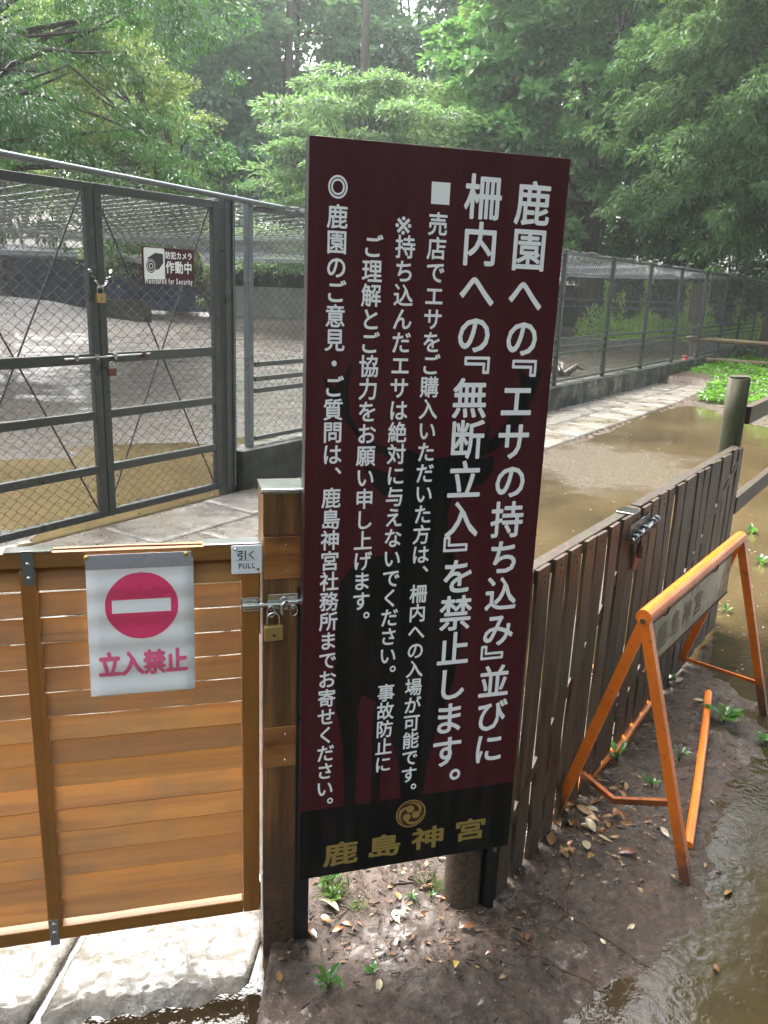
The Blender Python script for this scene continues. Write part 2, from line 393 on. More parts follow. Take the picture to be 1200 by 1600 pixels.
L_camphor = leaf_mat('camphor_leaf', [(.0273, .0741, .0312), (.0468, .1170, .0429), (.0936, .1872, .0702), (.1716, .2808, .1014)], .4, .28, .7)
L_yellow = leaf_mat('olive_green_leaf', [(.0640, .1040, .0400), (.1040, .1520, .0560), (.1680, .2160, .0800), (.2880, .2560, .0800)], .4, .35)
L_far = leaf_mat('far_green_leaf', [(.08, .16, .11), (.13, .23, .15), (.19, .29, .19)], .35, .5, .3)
L_tier = leaf_mat('pale_layered_leaf', [(.0528, .1056, .0528), (.0880, .1540, .0792), (.1364, .2068, .1144)], .45, .4)
L_con = leaf_mat('cedar_needle', [(.07, .125, .05), (.12, .19, .065), (.17, .25, .085)], .35, .6, .25)
L_broad = leaf_mat('glossy_broad_leaf', [(.0506, .1288, .0506), (.1196, .2576, .0920), (.2208, .3864, .1472), (.4140, .5060, .1564)], .2, .35, .6)
L_cyp = leaf_mat('cypress_spray', [(.03, .07, .032), (.07, .135, .05), (.125, .205, .075)], .25, .6, .25)
L_dark = leaf_mat('dark_evergreen_leaf', [(.03, .07, .035), (.055, .115, .05), (.09, .165, .07)], .3, .5, .3)
L_cover = leaf_mat('bright_ground_leaf', [(.0360, .1008, .0144), (.0720, .1728, .0252), (.1224, .2448, .0432), (.1872, .2880, .0576)], .45, .3, .6)
L_shrub = leaf_mat('yellow_green_shrub_leaf', [(.14, .26, .07), (.24, .38, .1), (.36, .5, .15)], .45, .4)
L_weed = leaf_mat('weed_leaf', [(.03, .1, .02), (.055, .16, .03), (.09, .22, .045)], .35, .25, .8)
def dead_mat(name, a, b):
    k = NT(name); c = k.coord((1, 1, 1))
    return k.pbr(k.ramp(k.noise(c, 60, 5, .7), [(.35, a), (.62, b)]), .3, coat=.4)
DEAD = [dead_mat('tan_dead_leaf', (.16, .075, .025), (.36, .21, .08)), dead_mat('brown_dead_leaf', (.06, .025, .012), (.17, .07, .03)),
        dead_mat('pale_dead_leaf', (.3, .24, .14), (.5, .42, .28)), dead_mat('yellow_dead_leaf', (.36, .24, .03), (.5, .36, .06)),
        dead_mat('orange_dead_leaf', (.26, .06, .012), (.4, .13, .03))]
M_litter = paint_mat('trodden_leaf_bits', (.12, .06, .03), .7, (.3, .2, .11), (.52, .56), scale=30, bumps=0)
M_debris = paint_mat('dull_bark_bits', (.035, .02, .013), .85, (.09, .06, .04), (.5, .6), scale=60, bumps=0)
M_twig = dead_mat('twig_bark', (.025, .015, .01), (.09, .055, .035))
M_pebble = concrete_mat('wet_pebble', [(.04, .04, .045), (.09, .09, .1), (.16, .15, .15), (.06, .05, .04)], .3, 20, .3, .002)

# ------------------------------------------------------------------ ground, water
WATER_Z = -0.004
RIDGE = [(-.15, 1.15), (.12, 1.5), (.42, 1.75), (.8, 2.3), (1.2, 2.95), (1.45, 3.4)]
def seg_dist(x, y, pts):
    d = np.full(x.shape, 1e9)
    for (ax, ay), (bx, by) in zip(pts[:-1], pts[1:]):
        vx, vy = bx - ax, by - ay; t = np.clip(((x - ax) * vx + (y - ay) * vy) / (vx * vx + vy * vy), 0, 1)
        d = np.minimum(d, np.hypot(x - ax - t * vx, y - ay - t * vy))
    return d
LAND = [(-.3, .8), (.16, .8), (.22, 1.2), (.30, 1.43), (.50, 1.60), (.78, 1.86), (1.02, 2.2), (1.27, 2.6), (1.40, 2.9), (1.32, 3.2), (1.15, 3.35), (.9, 3.1), (.55, 2.7), (.1, 2.7), (-.3, 2.5)]
def land_sd(x, y):
    P = LAND + [LAND[0]]; d = seg_dist(x, y, P); ins = np.zeros(x.shape, bool)
    for (ax, ay), (bx, by) in zip(P[:-1], P[1:]):
        if ay != by: ins ^= ((ay > y) != (by > y)) & (x < (bx - ax) * (y - ay) / (by - ay) + ax)
    return np.where(ins, d, -d)
def gh(x, y):
    x = np.asarray(x, float); y = np.asarray(y, float)
    px, py = x - PF[0], y - PF[1]
    perp = px * FD[1] - py * FD[0]; s = px * FD[0] + py * FD[1]
    pen = perp < 0
    h_pen = .03 + .045 * fbm(x * .35, y * .35, 4, 3) + .02 * fbm(x * 2.2, y * 2.2, 3, 5)
    h_pen = h_pen + .03 * sstep(3, 9, -perp) - .036 * (1 - sstep(1.3, 3.6, -perp)) * (1 - sstep(1.0, 3.2, s))
    # mound far left in the pen
    m = np.exp(-(((x + 11.2) / 4.2) ** 2 + ((y - 22.5) / 2.6) ** 2)); h_pen = h_pen + .8 * m * (1 + .25 * fbm(x * .8, y * .8, 3, 9))
    d = seg_dist(x, y, RIDGE); ld = land_sd(x, y) + .12 * fbm(x * 3.5, y * 3.5, 3, 13)
    wdt = .26 + .2 * fbm(x * 1.5, y * 1.5, 2, 11)
    ridge = .75 * sstep(-.26, .07, ld) + .25 * sstep(.0, .3, ld)
    basin = -.022 + .016 * fbm(x * 1.1, y * 1.1, 3, 21)
    patch = .010 * np.exp(-(((x - 1.75) / .75) ** 2 + ((y - 7.3) / 1.1) ** 2))
    far = sstep(11.3, 13.2, y + .25 * x - 1.0) * .06
    side = sstep(4.3, 5.1, x + .2 * np.sin(y * 1.9)) * sstep(9.3, 10.8, y) * .06
    near = -.012 * sstep(.35, .8, x + .25 * (1.4 - y)) * (1 - sstep(2.4, 3.0, y))
    h_out = basin + ridge * .05 + patch + far + side
    pathside = (1 - sstep(1.07, 1.3, perp)) * .022
    h_out = h_out + pathside
    rough = .012 * fbm(x * 5, y * 5, 3, 31) + .016 * fbm(x * 18, y * 18, 4, 41) + .007 * np.abs(fbm(x * 52, y * 52, 2, 47))
    h_out = h_out + rough * (.45 + .55 * ridge)
    # under the paving
    under = ((perp > 0) & (perp < 1.09) & (s < 10.9)) | ((x < -.22) & (y < 5.2) & (perp >= 0))
    h_out = np.where(under, -.05, h_out)
    h = np.where(pen, h_pen, h_out)
    return h
def axis(lo, f0, f1, hi, fine, g=1.09):
    a = list(np.arange(f0, f1, fine)); st = fine; p = f1
    while p < hi: a.append(p); st *= g; p += st
    b = []; st = fine; p = f0
    while p > lo: st *= g; p -= st; b.append(p)
    return np.array(b[::-1] + a)
def grid_mesh(name, xs, ys, hf, mat, parent=None):
    X, Y = np.meshgrid(xs, ys); Z = hf(X, Y)
    V = np.stack([X.ravel(), Y.ravel(), Z.ravel()], 1); nx, ny = len(xs), len(ys)
    i = np.arange((ny - 1) * (nx - 1)); r, c = i // (nx - 1), i % (nx - 1); a = r * nx + c
    return np_mesh(name, V, np.stack([a, a + 1, a + nx + 1, a + nx], 1), mat, parent, smooth=True)
xs = axis(-88, -.3, 1.55, 88, .0062, 1.024); ys = axis(-40, 1.25, 3.0, 92, .0062, 1.024)
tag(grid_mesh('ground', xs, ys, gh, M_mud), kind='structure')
MB().add([(-88, -40, WATER_Z), (88, -40, WATER_Z), (88, 92, WATER_Z), (-88, 92, WATER_Z)], [(0, 1, 2, 3)]).build('water', M_water)
tag(bpy.data.objects['water'], kind='structure')

# paving: stone slabs through the little gate and along the wire fence
path1 = empty('path', (0, 0, 0)); tag(path1, kind='structure')
def slab_obj(cx, cy, w_, l_, rz, parent, res, mat, tilt=(0, 0), seed=0, amp=.006, base=.008):
    nx, ny = max(2, int(w_ / res)), max(2, int(l_ / res))
    u = np.linspace(-w_ / 2, w_ / 2, nx + 1); v = np.linspace(-l_ / 2, l_ / 2, ny + 1)
    Ug, Vg = np.meshgrid(u, v); ca, sa = math.cos(rz), math.sin(rz)
    X = cx + Ug * ca - Vg * sa; Y = cy + Ug * sa + Vg * ca
    e = np.minimum(w_ / 2 - abs(Ug), l_ / 2 - abs(Vg))
    n = fbm(X * 9, Y * 9, 4, 51); nn = 1 - abs(fbm(X * 16 + 4, Y * 16, 3, 61)) * 3
    n5 = abs(fbm(X * 7 + 3, Y * 7, 4, 63)); Z = base + seed + tilt[0] * Ug + tilt[1] * Vg + amp * (n * 1.2 + .5 * nn - .3 + 1.3 * np.minimum(n5, .22) + .8 * fbm(X * 45, Y * 45, 2, 65)) - .008 * np.exp(-e / .006) * (1 + n)
    if cy < 2.2: Z = Z - .021 * sstep(1.47, 1.36, Y - .25 * (X + .4)) * (1 + .9 * n)
    V = [np.stack([X.ravel(), Y.ravel(), Z.ravel()], 1)]
    a = (np.arange(ny)[:, None] * (nx + 1) + np.arange(nx)[None]).ravel()
    Fa = np.stack([a, a + 1, a + nx + 2, a + nx + 1], 1)
    # skirt
    per = list(range(nx + 1)) + [i * (nx + 1) + nx for i in range(1, ny + 1)] + [ny * (nx + 1) + i for i in range(nx - 1, -1, -1)] + [i * (nx + 1) for i in range(ny - 1, 0, -1)]
    P = V[0][per].copy(); P[:, 2] = -.07; b0 = len(V[0]); V.append(P); m = len(per); per = np.array(per)
    k_ = np.arange(m); S = np.stack([per[(k_ + 1) % m], per[k_], b0 + k_, b0 + (k_ + 1) % m], 1)
    return np_mesh('stone_slab', np.concatenate(V), np.concatenate([Fa, S]), mat, parent, smooth=True)
for ci in range(5):
    xr = -.235 - .435 * ci; xc = xr - .2175
    y = .45 - .13 * (ci % 2); 
    while True:
        L_ = .78
        xe = xc - .21; yend = PF[1] - (1.12 - (xe - PF[0]) * FD[1]) / FD[0]
        if y + .35 > yend: break
        L_ = min(L_, yend - y)
        rs_ = .0065 if y < 1.7 and ci < 3 else .03
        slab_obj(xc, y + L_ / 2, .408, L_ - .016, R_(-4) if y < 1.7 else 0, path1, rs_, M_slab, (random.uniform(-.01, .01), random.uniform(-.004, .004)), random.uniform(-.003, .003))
        y += L_
fz = math.atan2(FD[1], FD[0]) - math.pi / 2
for row, (p0, p1) in enumerate(((.07, .56), (.57, 1.08))):
    s = -6.2 + .31 * row
    while s < 10.7:
        L_ = random.choice((.78, .84, .9)); L_ = min(L_, 10.95 - s)
        pc, scn = (p0 + p1) / 2, s + L_ / 2
        cx = PF[0] + FD[0] * scn + FD[1] * pc; cy = PF[1] + FD[1] * scn - FD[0] * pc
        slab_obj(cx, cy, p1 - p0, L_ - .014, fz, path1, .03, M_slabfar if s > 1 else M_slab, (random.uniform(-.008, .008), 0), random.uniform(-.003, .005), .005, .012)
        s += L_

# ------------------------------------------------------------------ text
def text_parts(chars, mat, name, parent, bold=.018, y=-.0012, label=None, cut=None, yfun=None):
    """chars: list of (char, x, z, em_w, em_h, rot90). One flat mesh in the parent's x,z plane."""
    obs = []; cache = {}
    for ch in {c[0] for c in chars}:
        cu = bpy.data.curves.new('t', 'FONT'); cu.body = ch; cu.resolution_u = 3
        o = bpy.data.objects.new('t', cu); COL.objects.link(o); cache[ch] = o
    dg = bpy.context.evaluated_depsgraph_get()
    bm = bmesh.new()
    for ch in cache:
        o = cache[ch]; cache[ch] = (o, bpy.data.meshes.new_from_object(o.evaluated_get(dg)))
    for (ch, x, z, ew, eh, rot) in chars:
        me = cache[ch][1]; base = len(bm.verts)
        cw = .5 if ord(ch) > 255 else None
        if cw is None:
            vx = [v.co.x for v in me.vertices]; cw = (min(vx) + max(vx)) / 2
        for q in range(6):                                           # strokes thickened by overlaying shifted copies
            dx, dz = bold * math.cos(q * math.pi / 3 + .3), bold * math.sin(q * math.pi / 3 + .3); vs = []
            for v in me.vertices:
                a, b = v.co.x - cw, v.co.y - .38
                if rot: a, b = b, -a
                if ch in '、。' and rot is not None: a, b = a + .62, b + .55
                vs.append(bm.verts.new((x + (a + dx) * ew, y - q * .00003, z + (b + dz) * eh)))
            for p in me.polygons:
                try: bm.faces.new([vs[i] for i in p.vertices])
                except ValueError: pass
    for o, me in cache.values():
        cu = o.data; bpy.data.objects.remove(o); bpy.data.curves.remove(cu); bpy.data.meshes.remove(me)
    if cut:
        zs = [v.co.z for v in bm.verts]; zz = min(zs)
        while zz < max(zs):
            bmesh.ops.bisect_plane(bm, geom=bm.verts[:] + bm.edges[:] + bm.faces[:], plane_co=(0, 0, zz), plane_no=(0, 0, 1)); zz += cut
    if yfun:
        for v in bm.verts: v.co.y += yfun(v.co.x, v.co.z)
    bmesh.ops.recalc_face_normals(bm, faces=bm.faces)
    for f in bm.faces:
        if f.normal.y > 0: f.normal_flip()
    me = bpy.data.meshes.new(name); bm.to_mesh(me); bm.free(); me.materials.append(mat)
    o = link(name, me, parent)
    if label: o['label'] = label
    return o
def vcol(txt, x, z0, pitch, ew, start=0.0):
    """vertical Japanese setting; brackets take half a cell, blank '_' a full one"""
    out = []; c = start; first = True
    for i, ch in enumerate(txt):
        if ch == '『': out.append((ch, x, z0 - (c - .56) * pitch, ew, pitch, True)); c += .5; continue
        if ch == '』': out.append((ch, x, z0 - (c - .08) * pitch, ew, pitch, True)); c += .5; continue
        if ch == '_': c += 1; continue
        out.append((ch, x, z0 - c * pitch, ew, pitch, False)); c += 1
    return out

# ------------------------------------------------------------------ the big sign board
sign = empty('sign_board', (-.154, 1.536, 0), R_(90 - 72.9))
tag(sign, 'tall maroon and black notice board with white Japanese columns and a deer silhouette', 'sign')
SW, SB, ST = .502, .2285, 1.742
MB().box(0, SW, 0, .004, .4005, ST).build('panel', M_maroon, sign, .0007)['label'] = 'maroon upper panel of the board'
MB().box(0, SW, 0, .004, SB, .4).build('panel', M_signblack, sign, .0007)['label'] = 'black lower band of the board'
fr = MB()
fr.box(.0, .03, .0045, .032, SB, ST - .002).box(SW - .03, SW, .0045, .032, SB, ST - .002)
fr.box(.0305, SW - .0305, .0045, .03, ST - .032, ST - .002).box(.0305, SW - .0305, .0045, .03, SB + .002, SB + .032).box(.0305, SW - .0305, .0045, .03, .98, 1.01)
fr.build('frame', M_blackmetal, sign, .0015)
for x0, x1 in ((-.004, .029), (.467, .495)):
    MB().box(x0, x1, .034 if x0 > 0 else .0335, .064, -.25, .9).build('leg', M_blackmetal, sign, .0015)
MB().prism([(.476, .198), (.484, .198), (.484, .228), (.470, .228)], .02, .033).build('corner_bracket', M_galv_l, sign)
DEER = [(0.2, 1.167), (0.1429, 1.1848), (0.11, 1.2068), (0.0771, 1.248), (0.054, 1.2785), (0.0386, 1.305), (0.0278, 1.3404), (0.0407, 1.3216), (0.0545, 1.3098), (0.0688, 1.3265), (0.0884, 1.3627), (0.0823, 1.329), (0.0794, 1.3026), (0.0857, 1.2565), (0.1057, 1.2218), (0.1423, 1.2), (0.1712, 1.1931), (0.2082, 1.1886), (0.2355, 1.1765), (0.2722, 1.1706), (0.3074, 1.1751), (0.3358, 1.2032), (0.3225, 1.2549), (0.345, 1.2096), (0.3656, 1.2132), (0.3735, 1.2546), (0.3762, 1.2026), (0.3906, 1.2155), (0.416, 1.2478), (0.4287, 1.2801), (0.4385, 1.3122), (0.4153, 1.3689), (0.4432, 1.3377), (0.4579, 1.3314), (0.4841, 1.3533), (0.4761, 1.3188), (0.4568, 1.2671), (0.4322, 1.2254), (0.3998, 1.189), (0.3659, 1.1725), (0.3319, 1.1614), (0.3912, 1.1733), (0.3894, 1.1427), (0.3728, 1.1191), (0.343, 1.1025), (0.306, 1.0917), (0.297, 1.0584), (0.3028, 0.9896), (0.3252, 0.9507), (0.3421, 0.8712), (0.3443, 0.7742), (0.3346, 0.6756), (0.3282, 0.6594), (0.3115, 0.5932), (0.2942, 0.5308), (0.2849, 0.4842), (0.2776, 0.4), (0.2277, 0.4), (0.2199, 0.4711), (0.2006, 0.5433), (0.1850, 0.590), (0.1768, 0.5231), (0.1757, 0.4), (0.158, 0.4), (0.1548, 0.6123), (0.1606, 0.6449), (0.1289, 0.668), (0.1203, 0.6301), (0.1242, 0.5964), (0.1218, 0.4), (0.0959, 0.4), (0.0922, 0.5363), (0.0838, 0.5924), (0.0728, 0.6432), (0.069, 0.688), (0.0689, 0.8075), (0.0754, 0.9209), (0.0945, 0.9496), (0.1376, 0.9714), (0.1806, 0.9744), (0.192, 1.0226), (0.1888, 1.0919), (0.1594, 1.0969), (0.1321, 1.1237), (0.1154, 1.1588), (0.1441, 1.1517), (0.1842, 1.1351)]
MB().add([(x, -.0005, z) for x, z in DEER], [tuple(range(len(DEER)))]).build('deer_silhouette', M_signblack, sign)
P1, P2 = .0828, .0430
cols = [
    (vcol('鹿園への『エサの持ち込み』並びに', .4305, 1.658, P1, .0765), '鹿園への'),
    (vcol('柵内への『無断立入』を禁止します。', .3285, 1.663, P1, .0765), '柵内への'),
    (vcol('売店でエサをご購入いただいた方は、_柵内への入場が可能です。'.replace('、_', '、'), .2425, 1.611, .0427, .0395), ''),
    (vcol('持ち込んだエサは絶対に与えないでください。事故防止に', .1815, 1.568, P2, .0395), ''),
    (vcol('ご理解とご協力をお願い申し上げます。', .1195, 1.5658, P2, .0395), ''),
    (vcol('鹿園のご意見・ご質問は、_鹿島神宮社務所までお寄せください。'.replace('、_', '、'), .0525, 1.613, P2, .0395), ''),
]
for c, _n in cols: text_parts(c, M_white, 'lettering', sign, .02, -.001)
text_parts([('※', .186, 1.607, .056, .058, None)], M_white, 'reference_mark', sign, .003, -.001)
text_parts([('◎', .0545, 1.663, .044, .049, None)], M_white, 'double_circle', sign, .003, -.001)
MB().add([(x, -.001, z) for x, z in ((.2265, 1.645), (.2625, 1.645), (.2625, 1.683), (.2265, 1.683))], [(0, 1, 2, 3)]).build('square_mark', M_white, sign)
text_parts([('鹿', .0925, .2815, .082, .062, False), ('島', .1925, .2835, .082, .060, False), ('神', .2975, .2865, .082, .060, False), ('宮', .401, .2905, .082, .060, False)], M_gold, 'shrine_name', sign, .028, -.001)
# crest with three commas
cr = empty('crest', (.2525, 0, .357)); cr.parent = sign
def ring(mb, r0, r1, y, n=48):
    vs = []; 
    for k in range(n):
        t = 2 * math.pi * k / n; vs += [(r0 * math.cos(t), y, r0 * math.sin(t)), (r1 * math.cos(t), y, r1 * math.sin(t))]
    return mb.add(vs, [(2 * k, 2 * k + 1, (2 * k + 3) % (2 * n), (2 * k + 2) % (2 * n)) for k in range(n)])
dm = MB(); dm.add([(.0325 * math.cos(2 * math.pi * k / 40), -.0007, .0325 * math.sin(2 * math.pi * k / 40)) for k in range(40)], [tuple(range(40))]); dm.build('crest_disc', M_maroon, cr)
ring(MB(), .0318, .0352, -.0011).build('crest_ring', M_gold, cr)
tm = MB()
RC = .0295
for q in range(3):
    a0 = R_(100 + 120 * q)
    hc = (.42 * RC * math.cos(a0), .42 * RC * math.sin(a0)); hr = .32 * RC
    n = 24; tm.add([(hc[0] + hr * math.cos(2 * math.pi * k / n), -.0012 - q * .0001, hc[1] + hr * math.sin(2 * math.pi * k / n)) for k in range(n)], [tuple(range(n))])
    vs = []; m = 22
    for k in range(m + 1):
        t = k / m; a = a0 + .25 + t * 2.35
        ro = RC * (.74 + .26 * min(1, t * 3)); ri = RC * (.42 + .58 * min(1, t) ** .55) if t > 0 else RC * .3
        ri = min(ri, ro)
        vs += [(ro * math.cos(a), -.00165 - q * .0001, ro * math.sin(a)), (ri * math.cos(a), -.00165 - q * .0001, ri * math.sin(a))]
    tm.add(vs, [(2 * k, 2 * k + 1, 2 * k + 3, 2 * k + 2) for k in range(m)])
tm.build('comma_swirl', M_gold, cr)

# ------------------------------------------------------------------ louvred wooden gate
GA = R_(90 - 75)
gate = empty('wooden_gate', (-.245, 1.561, 0), GA)
tag(gate, 'low orange-brown louvred wooden gate with a no-entry poster on it', 'gate')
MB().box(-.036, 0, 0, .034, .124, .962).build('stile', M_gatev, gate, .002)
MB().box(-.4455, -.417, 0, .034, .157, .9595).build('stile', M_gatev, gate, .002)
MB().box(-.895, -.859, 0, .034, .124, .962).build('stile', M_gatev, gate, .002)
MB().box(-.895, 0, .0, .034, .963, .9935).build('top_rail', M_gate, gate, .002)
MB().box(-.858, -.037, .0, .034, .124, .156).build('bottom_rail', M_gate, gate, .002)
sl = {}
def slat_mesh(L_, seed):
    m = MB(); th, hl = .0075, .0230; ca, sa = math.cos(R_(31)), math.sin(R_(31)); n = 10; rr = random.Random(seed)
    vs = []
    for i in range(n + 1):
        x = L_ * i / n; b = rr.uniform(-.0006, .0006)
        for (a, t) in ((-hl, -th / 2), (hl, -th / 2), (hl, th / 2), (-hl, th / 2)):
            vs.append((x, a * sa * 1 + t * ca + 0, a * ca - t * sa + b))
    fs = [(0, 1, 2, 3), tuple(4 * n + j for j in (3, 2, 1, 0))]
    for i in range(n):
        o = 4 * i
        for j in range(4): k = (j + 1) % 4; fs.append((o + j, o + 4 + j, o + 4 + k, o + k))
    m.add(vs, fs); me = m.mesh('slat'); me.materials.append(M_gate); return me
for bay, (x0, L_) in enumerate(((-.4165, .380), (-.8585, .4125))):
    mm = [slat_mesh(L_, k) for k in range(4)]
    for i in range(15):
        z = .9147 - .05335 * i + .0215
        link('slat', mm[i % 4], gate, (x0, .019 + random.uniform(-.0008, .0008), z), (R_(random.uniform(-1.2, 1.2) - (0 if i < 6 else 4 if i < 9 else 10)), 0, R_(random.uniform(-.08, .08))))
def screw(mb, x, y, z, r=.0045): mb.cyl((x, y, z), (x, y - .0022, z), r, r * .6, 10)
def plate(parent, x0, x1, z0, z1, y=-.0016, screws=(), name='metal_plate', mat=M_steel):
    p = MB().box(x0, x1, y, -.0002, z0, z1).build(name, mat, parent, .0008)
    if screws:
        sm = MB()
        for (x, z) in screws: screw(sm, x, y, z)
        sm.build('screw', M_steel, p)
    return p
pm = MB(); pm.prism([(-.4395, .998), (-.4395, .936), (-.436, .930), (-.422, .930), (-.4185, .936), (-.4185, .998)], -.0022, -.0002)
tp = pm.build('tee_bracket', M_galv_l, gate, .0005)
MB().box(-.470, -.386, -.0022, .034, .9945, .9965).build('bracket_top', M_steel, tp)
sm = MB(); screw(sm, -.429, -.0022, .972); screw(sm, -.429, -.0022, .944); sm.build('screw', M_steel, tp)
MB().box(-.108, .001, -.002, .036, .9945, .9975).build('corner_plate', M_steel, gate, .0006)
MB().box(.0008, .0026, .0, .034, .80, .9945).build('edge_strip', M_steel, gate)
MB().box(.0008, .0026, .0, .034, .125, .20).build('edge_strip', M_steel, gate)
plate(gate, -.4435, -.4245, .113, .178, screws=((-.434, .166), (-.434, .145)))
mcap = MB(); mcap.path([(-.385, .014, .9945), (-.25, .016, .9955), (-.11, .013, .9945)], .0016, 6); mcap.build('top_bead', M_rust, gate)

# poster in a plastic sleeve
post_y = lambda x, z: -.0058 + .0017 * math.sin((z - .93) / .0533 * 2 * math.pi) * (1 if z < .955 else .3) - .004 * max(0, (.74 - z)) / .05 * .4
pr = empty('no_entry_poster', (-.245, 1.561, 0), GA)
tag(pr, 'white no-entry poster in a clear sleeve pinned on the louvred gate', 'poster')
def sheet(name, mat, xl, xr, z0, z1, nz, off, parent, nx=8, thick=0):
    vs = []; fs = []
    for j in range(nz + 1):
        z = z0 + (z1 - z0) * j / nz; a, b = xl(z), xr(z)
        for i in range(nx + 1): x = a + (b - a) * i / nx; vs.append((x, post_y(x, z) + off, z))
    for j in range(nz):
        for i in range(nx): a = j * (nx + 1) + i; fs.append((a, a + 1, a + nx + 2, a + nx + 1))
    m = MB().add(vs, fs, True); o = m.build(name, mat, parent)
    if thick:
        s_ = o.modifiers.new('solid', 'SOLIDIFY'); s_.thickness = thick; s_.offset = -1 if thick > 0 else 1
    return o
xl = lambda z: -.3275 - .0035 * (.987 - z) / .29; xr = lambda z: -.1283 - .002 * (.987 - z) / .29 - (.004 if z > .975 else 0)
sheet('paper', M_paper, xl, xr, .6925, .9865, 90, 0, pr, 8, -.0006)
cx_, cz_, cr_ = -.2278, .8795, .0685
def arc(z): return math.sqrt(max(0, cr_ ** 2 - (z - cz_) ** 2))
bx0, bx1, bz0, bz1 = -.2835, -.1733, .8665, .8925
sheet('red_disc', M_pink, lambda z: cx_ - arc(z), lambda z: cx_ + arc(z), cz_ - cr_, cz_ + cr_, 60, -.0005, pr)
sheet('white_bar', M_paper, lambda z: bx0, lambda z: bx1, bz0, bz1, 10, -.0009, pr)
sheet('sleeve_top', M_grime, xl, xr, .957, .9864, 12, -.0004, pr)
text_parts([(c, -.2928 + .0425 * i, .7585, .044, .054, None) for i, c in enumerate('立入禁止')], M_pink2, 'lettering', pr, .045, -.0008, cut=.004, yfun=post_y)
pn = MB()
for x in (-.325, -.142): screw(pn, x, -.008, .982, .005)
pn.build('pin', M_brass, pr)

pl = empty('pull_sign', (-.245, 1.561, 0), GA)
tag(pl, 'small square white plate reading PULL at the top corner of the louvred gate', 'sign')
MB().prism([(-.0555, .9365), (-.0535, .9345), (.002, .9345), (.004, .9365), (.004, .9915), (.002, .9935), (-.0535, .9935), (-.0555, .9915)], -.0050, -.0028).build('plate', M_plate, pl, .0004)
text_parts([('引', -.0345, .974, .0205, .0205, None), ('く', -.0155, .974, .0195, .0195, None)] + [(c, -.038 + .0088 * i, .9518, .0125, .0155, None) for i, c in enumerate('PULL')] , M_ink, 'lettering', pl, .02, -.0055)
MB().box(-.0475, -.0045, -.0056, -.0051, .9627, .9632).build('rule', M_ink, pl)
sm = MB(); screw(sm, -.0475, -.0052, .986, .0035); screw(sm, -.003, -.0052, .943, .0035); sm.build('screw', M_steel, pl)

# ------------------------------------------------------------------ square gate post, cap, patches, latch, padlock
wp = empty('gate_post', (-.2, 1.57, 0), GA)
tag(wp, 'square brown wooden gate post with a metal cap, between louvred gate and maroon board', 'post')
MB().box(-.039, .047, 0, .086, -.2, 1.103).build('shaft', M_post, wp, .003)
c = MB(); c.box(-.0415, .0495, -.0025, .0885, 1.1035, 1.1065); c.box(-.0415, .0495, -.0025, -.001, 1.096, 1.1034)
c.build('cap', M_steel, wp, .0008)
for z0, z1 in ((.9205, 1.0095), (.491, .586)):
    pt = MB().box(-.0375, .0455, -.0045, -.0002, z0, z1).build('patch_board', M_patch, wp, .0012)
    sm = MB()
    for zz in (z0 + .016, z1 - .018): screw(sm, .008, -.0045, zz, .003)
    sm.build('screw', M_steel, pt)
MB().box(-.0375, .0455, -.0015, -.0001, 1.0105, 1.0130).build('groove', M_rust, wp)
sm = MB(); screw(sm, -.039, .04, 1.06, .002); sm.v = [(-.0395 - (b), a, z) for a, b, z in [(v[1], 0, v[2]) for v in sm.v]]; sm.build('nail', M_steel, wp)

lt = empty('barrel_bolt', (-.2, 1.57, 0), GA)
tag(lt, 'chrome slide bolt joining the louvred gate to the square wooden post', 'bolt')
def half(): return None
MB().box(-.083, -.047, -.0035, -.0012, .853, .884).build('back_plate', M_steel, lt, .001)
MB().box(-.030, .036, -.0058, -.0032, .853, .889).build('back_plate', M_steel, lt, .001)
MB().cyl((-.081, -.011, .869), (.034, -.011, .869), .0048, n=14).build('rod', M_steel, lt)
MB().cyl((-.078, -.011, .869), (-.052, -.011, .869), .0078, n=14).build('sleeve', M_steel, lt); MB().cyl((.006, -.011, .873), (.038, -.011, .873), .0072, n=14).build('sleeve', M_steel, lt)
s_ = MB(); s_.path([(.012, -.012, .874), (.004, -.016, .876), (-.002, -.019, .870), (-.003, -.019, .858), (-.001, -.018, .850)], .0042, 10); s_.build('handle', M_steel, lt)
s_ = MB()
for x in (-.024, .022):
    s_.path([(x + .008 * math.cos(t), -.016, .856 + .012 * math.sin(t)) for t in [R_(a) for a in range(0, 360, 30)]], .0022, 6, closed=True)
s_.build('staple', M_steel, lt)

def padlock(loc, rz, scale, label, body=M_brass, shackle=M_steel, w_=.036, h_=.030):
    e = empty('padlock', loc, rz); e.scale = (scale,) * 3; tag(e, label, 'padlock')
    MB().box(-w_ / 2, w_ / 2, -.0065, .0065, -h_ - .0, 0).build('body', body, e, .002)
    r = w_ * .33
    p = [(-r, 0, -.003), (-r, 0, .014)] + [(-r * math.cos(R_(a)), 0, .014 + r * math.sin(R_(a))) for a in range(20, 180, 20)] + [(r, 0, .014), (r, 0, -.003)]
    MB().path(p, .0028, 8).build('shackle', shackle, e)
    MB().cyl((0, -.0066, -h_ * .6), (0, -.0072, -h_ * .6), .003, n=10).build('keyhole', M_rust, e)
    return e
gp = lambda t, y, z: (-.2 + t * math.cos(GA) - y * math.sin(GA), 1.57 + t * math.sin(GA) + y * math.cos(GA), z)
padlock(gp(-.020, -.019, .827), GA + R_(6), 1.05, 'brass padlock hanging from the chrome bolt beside the louvred gate')

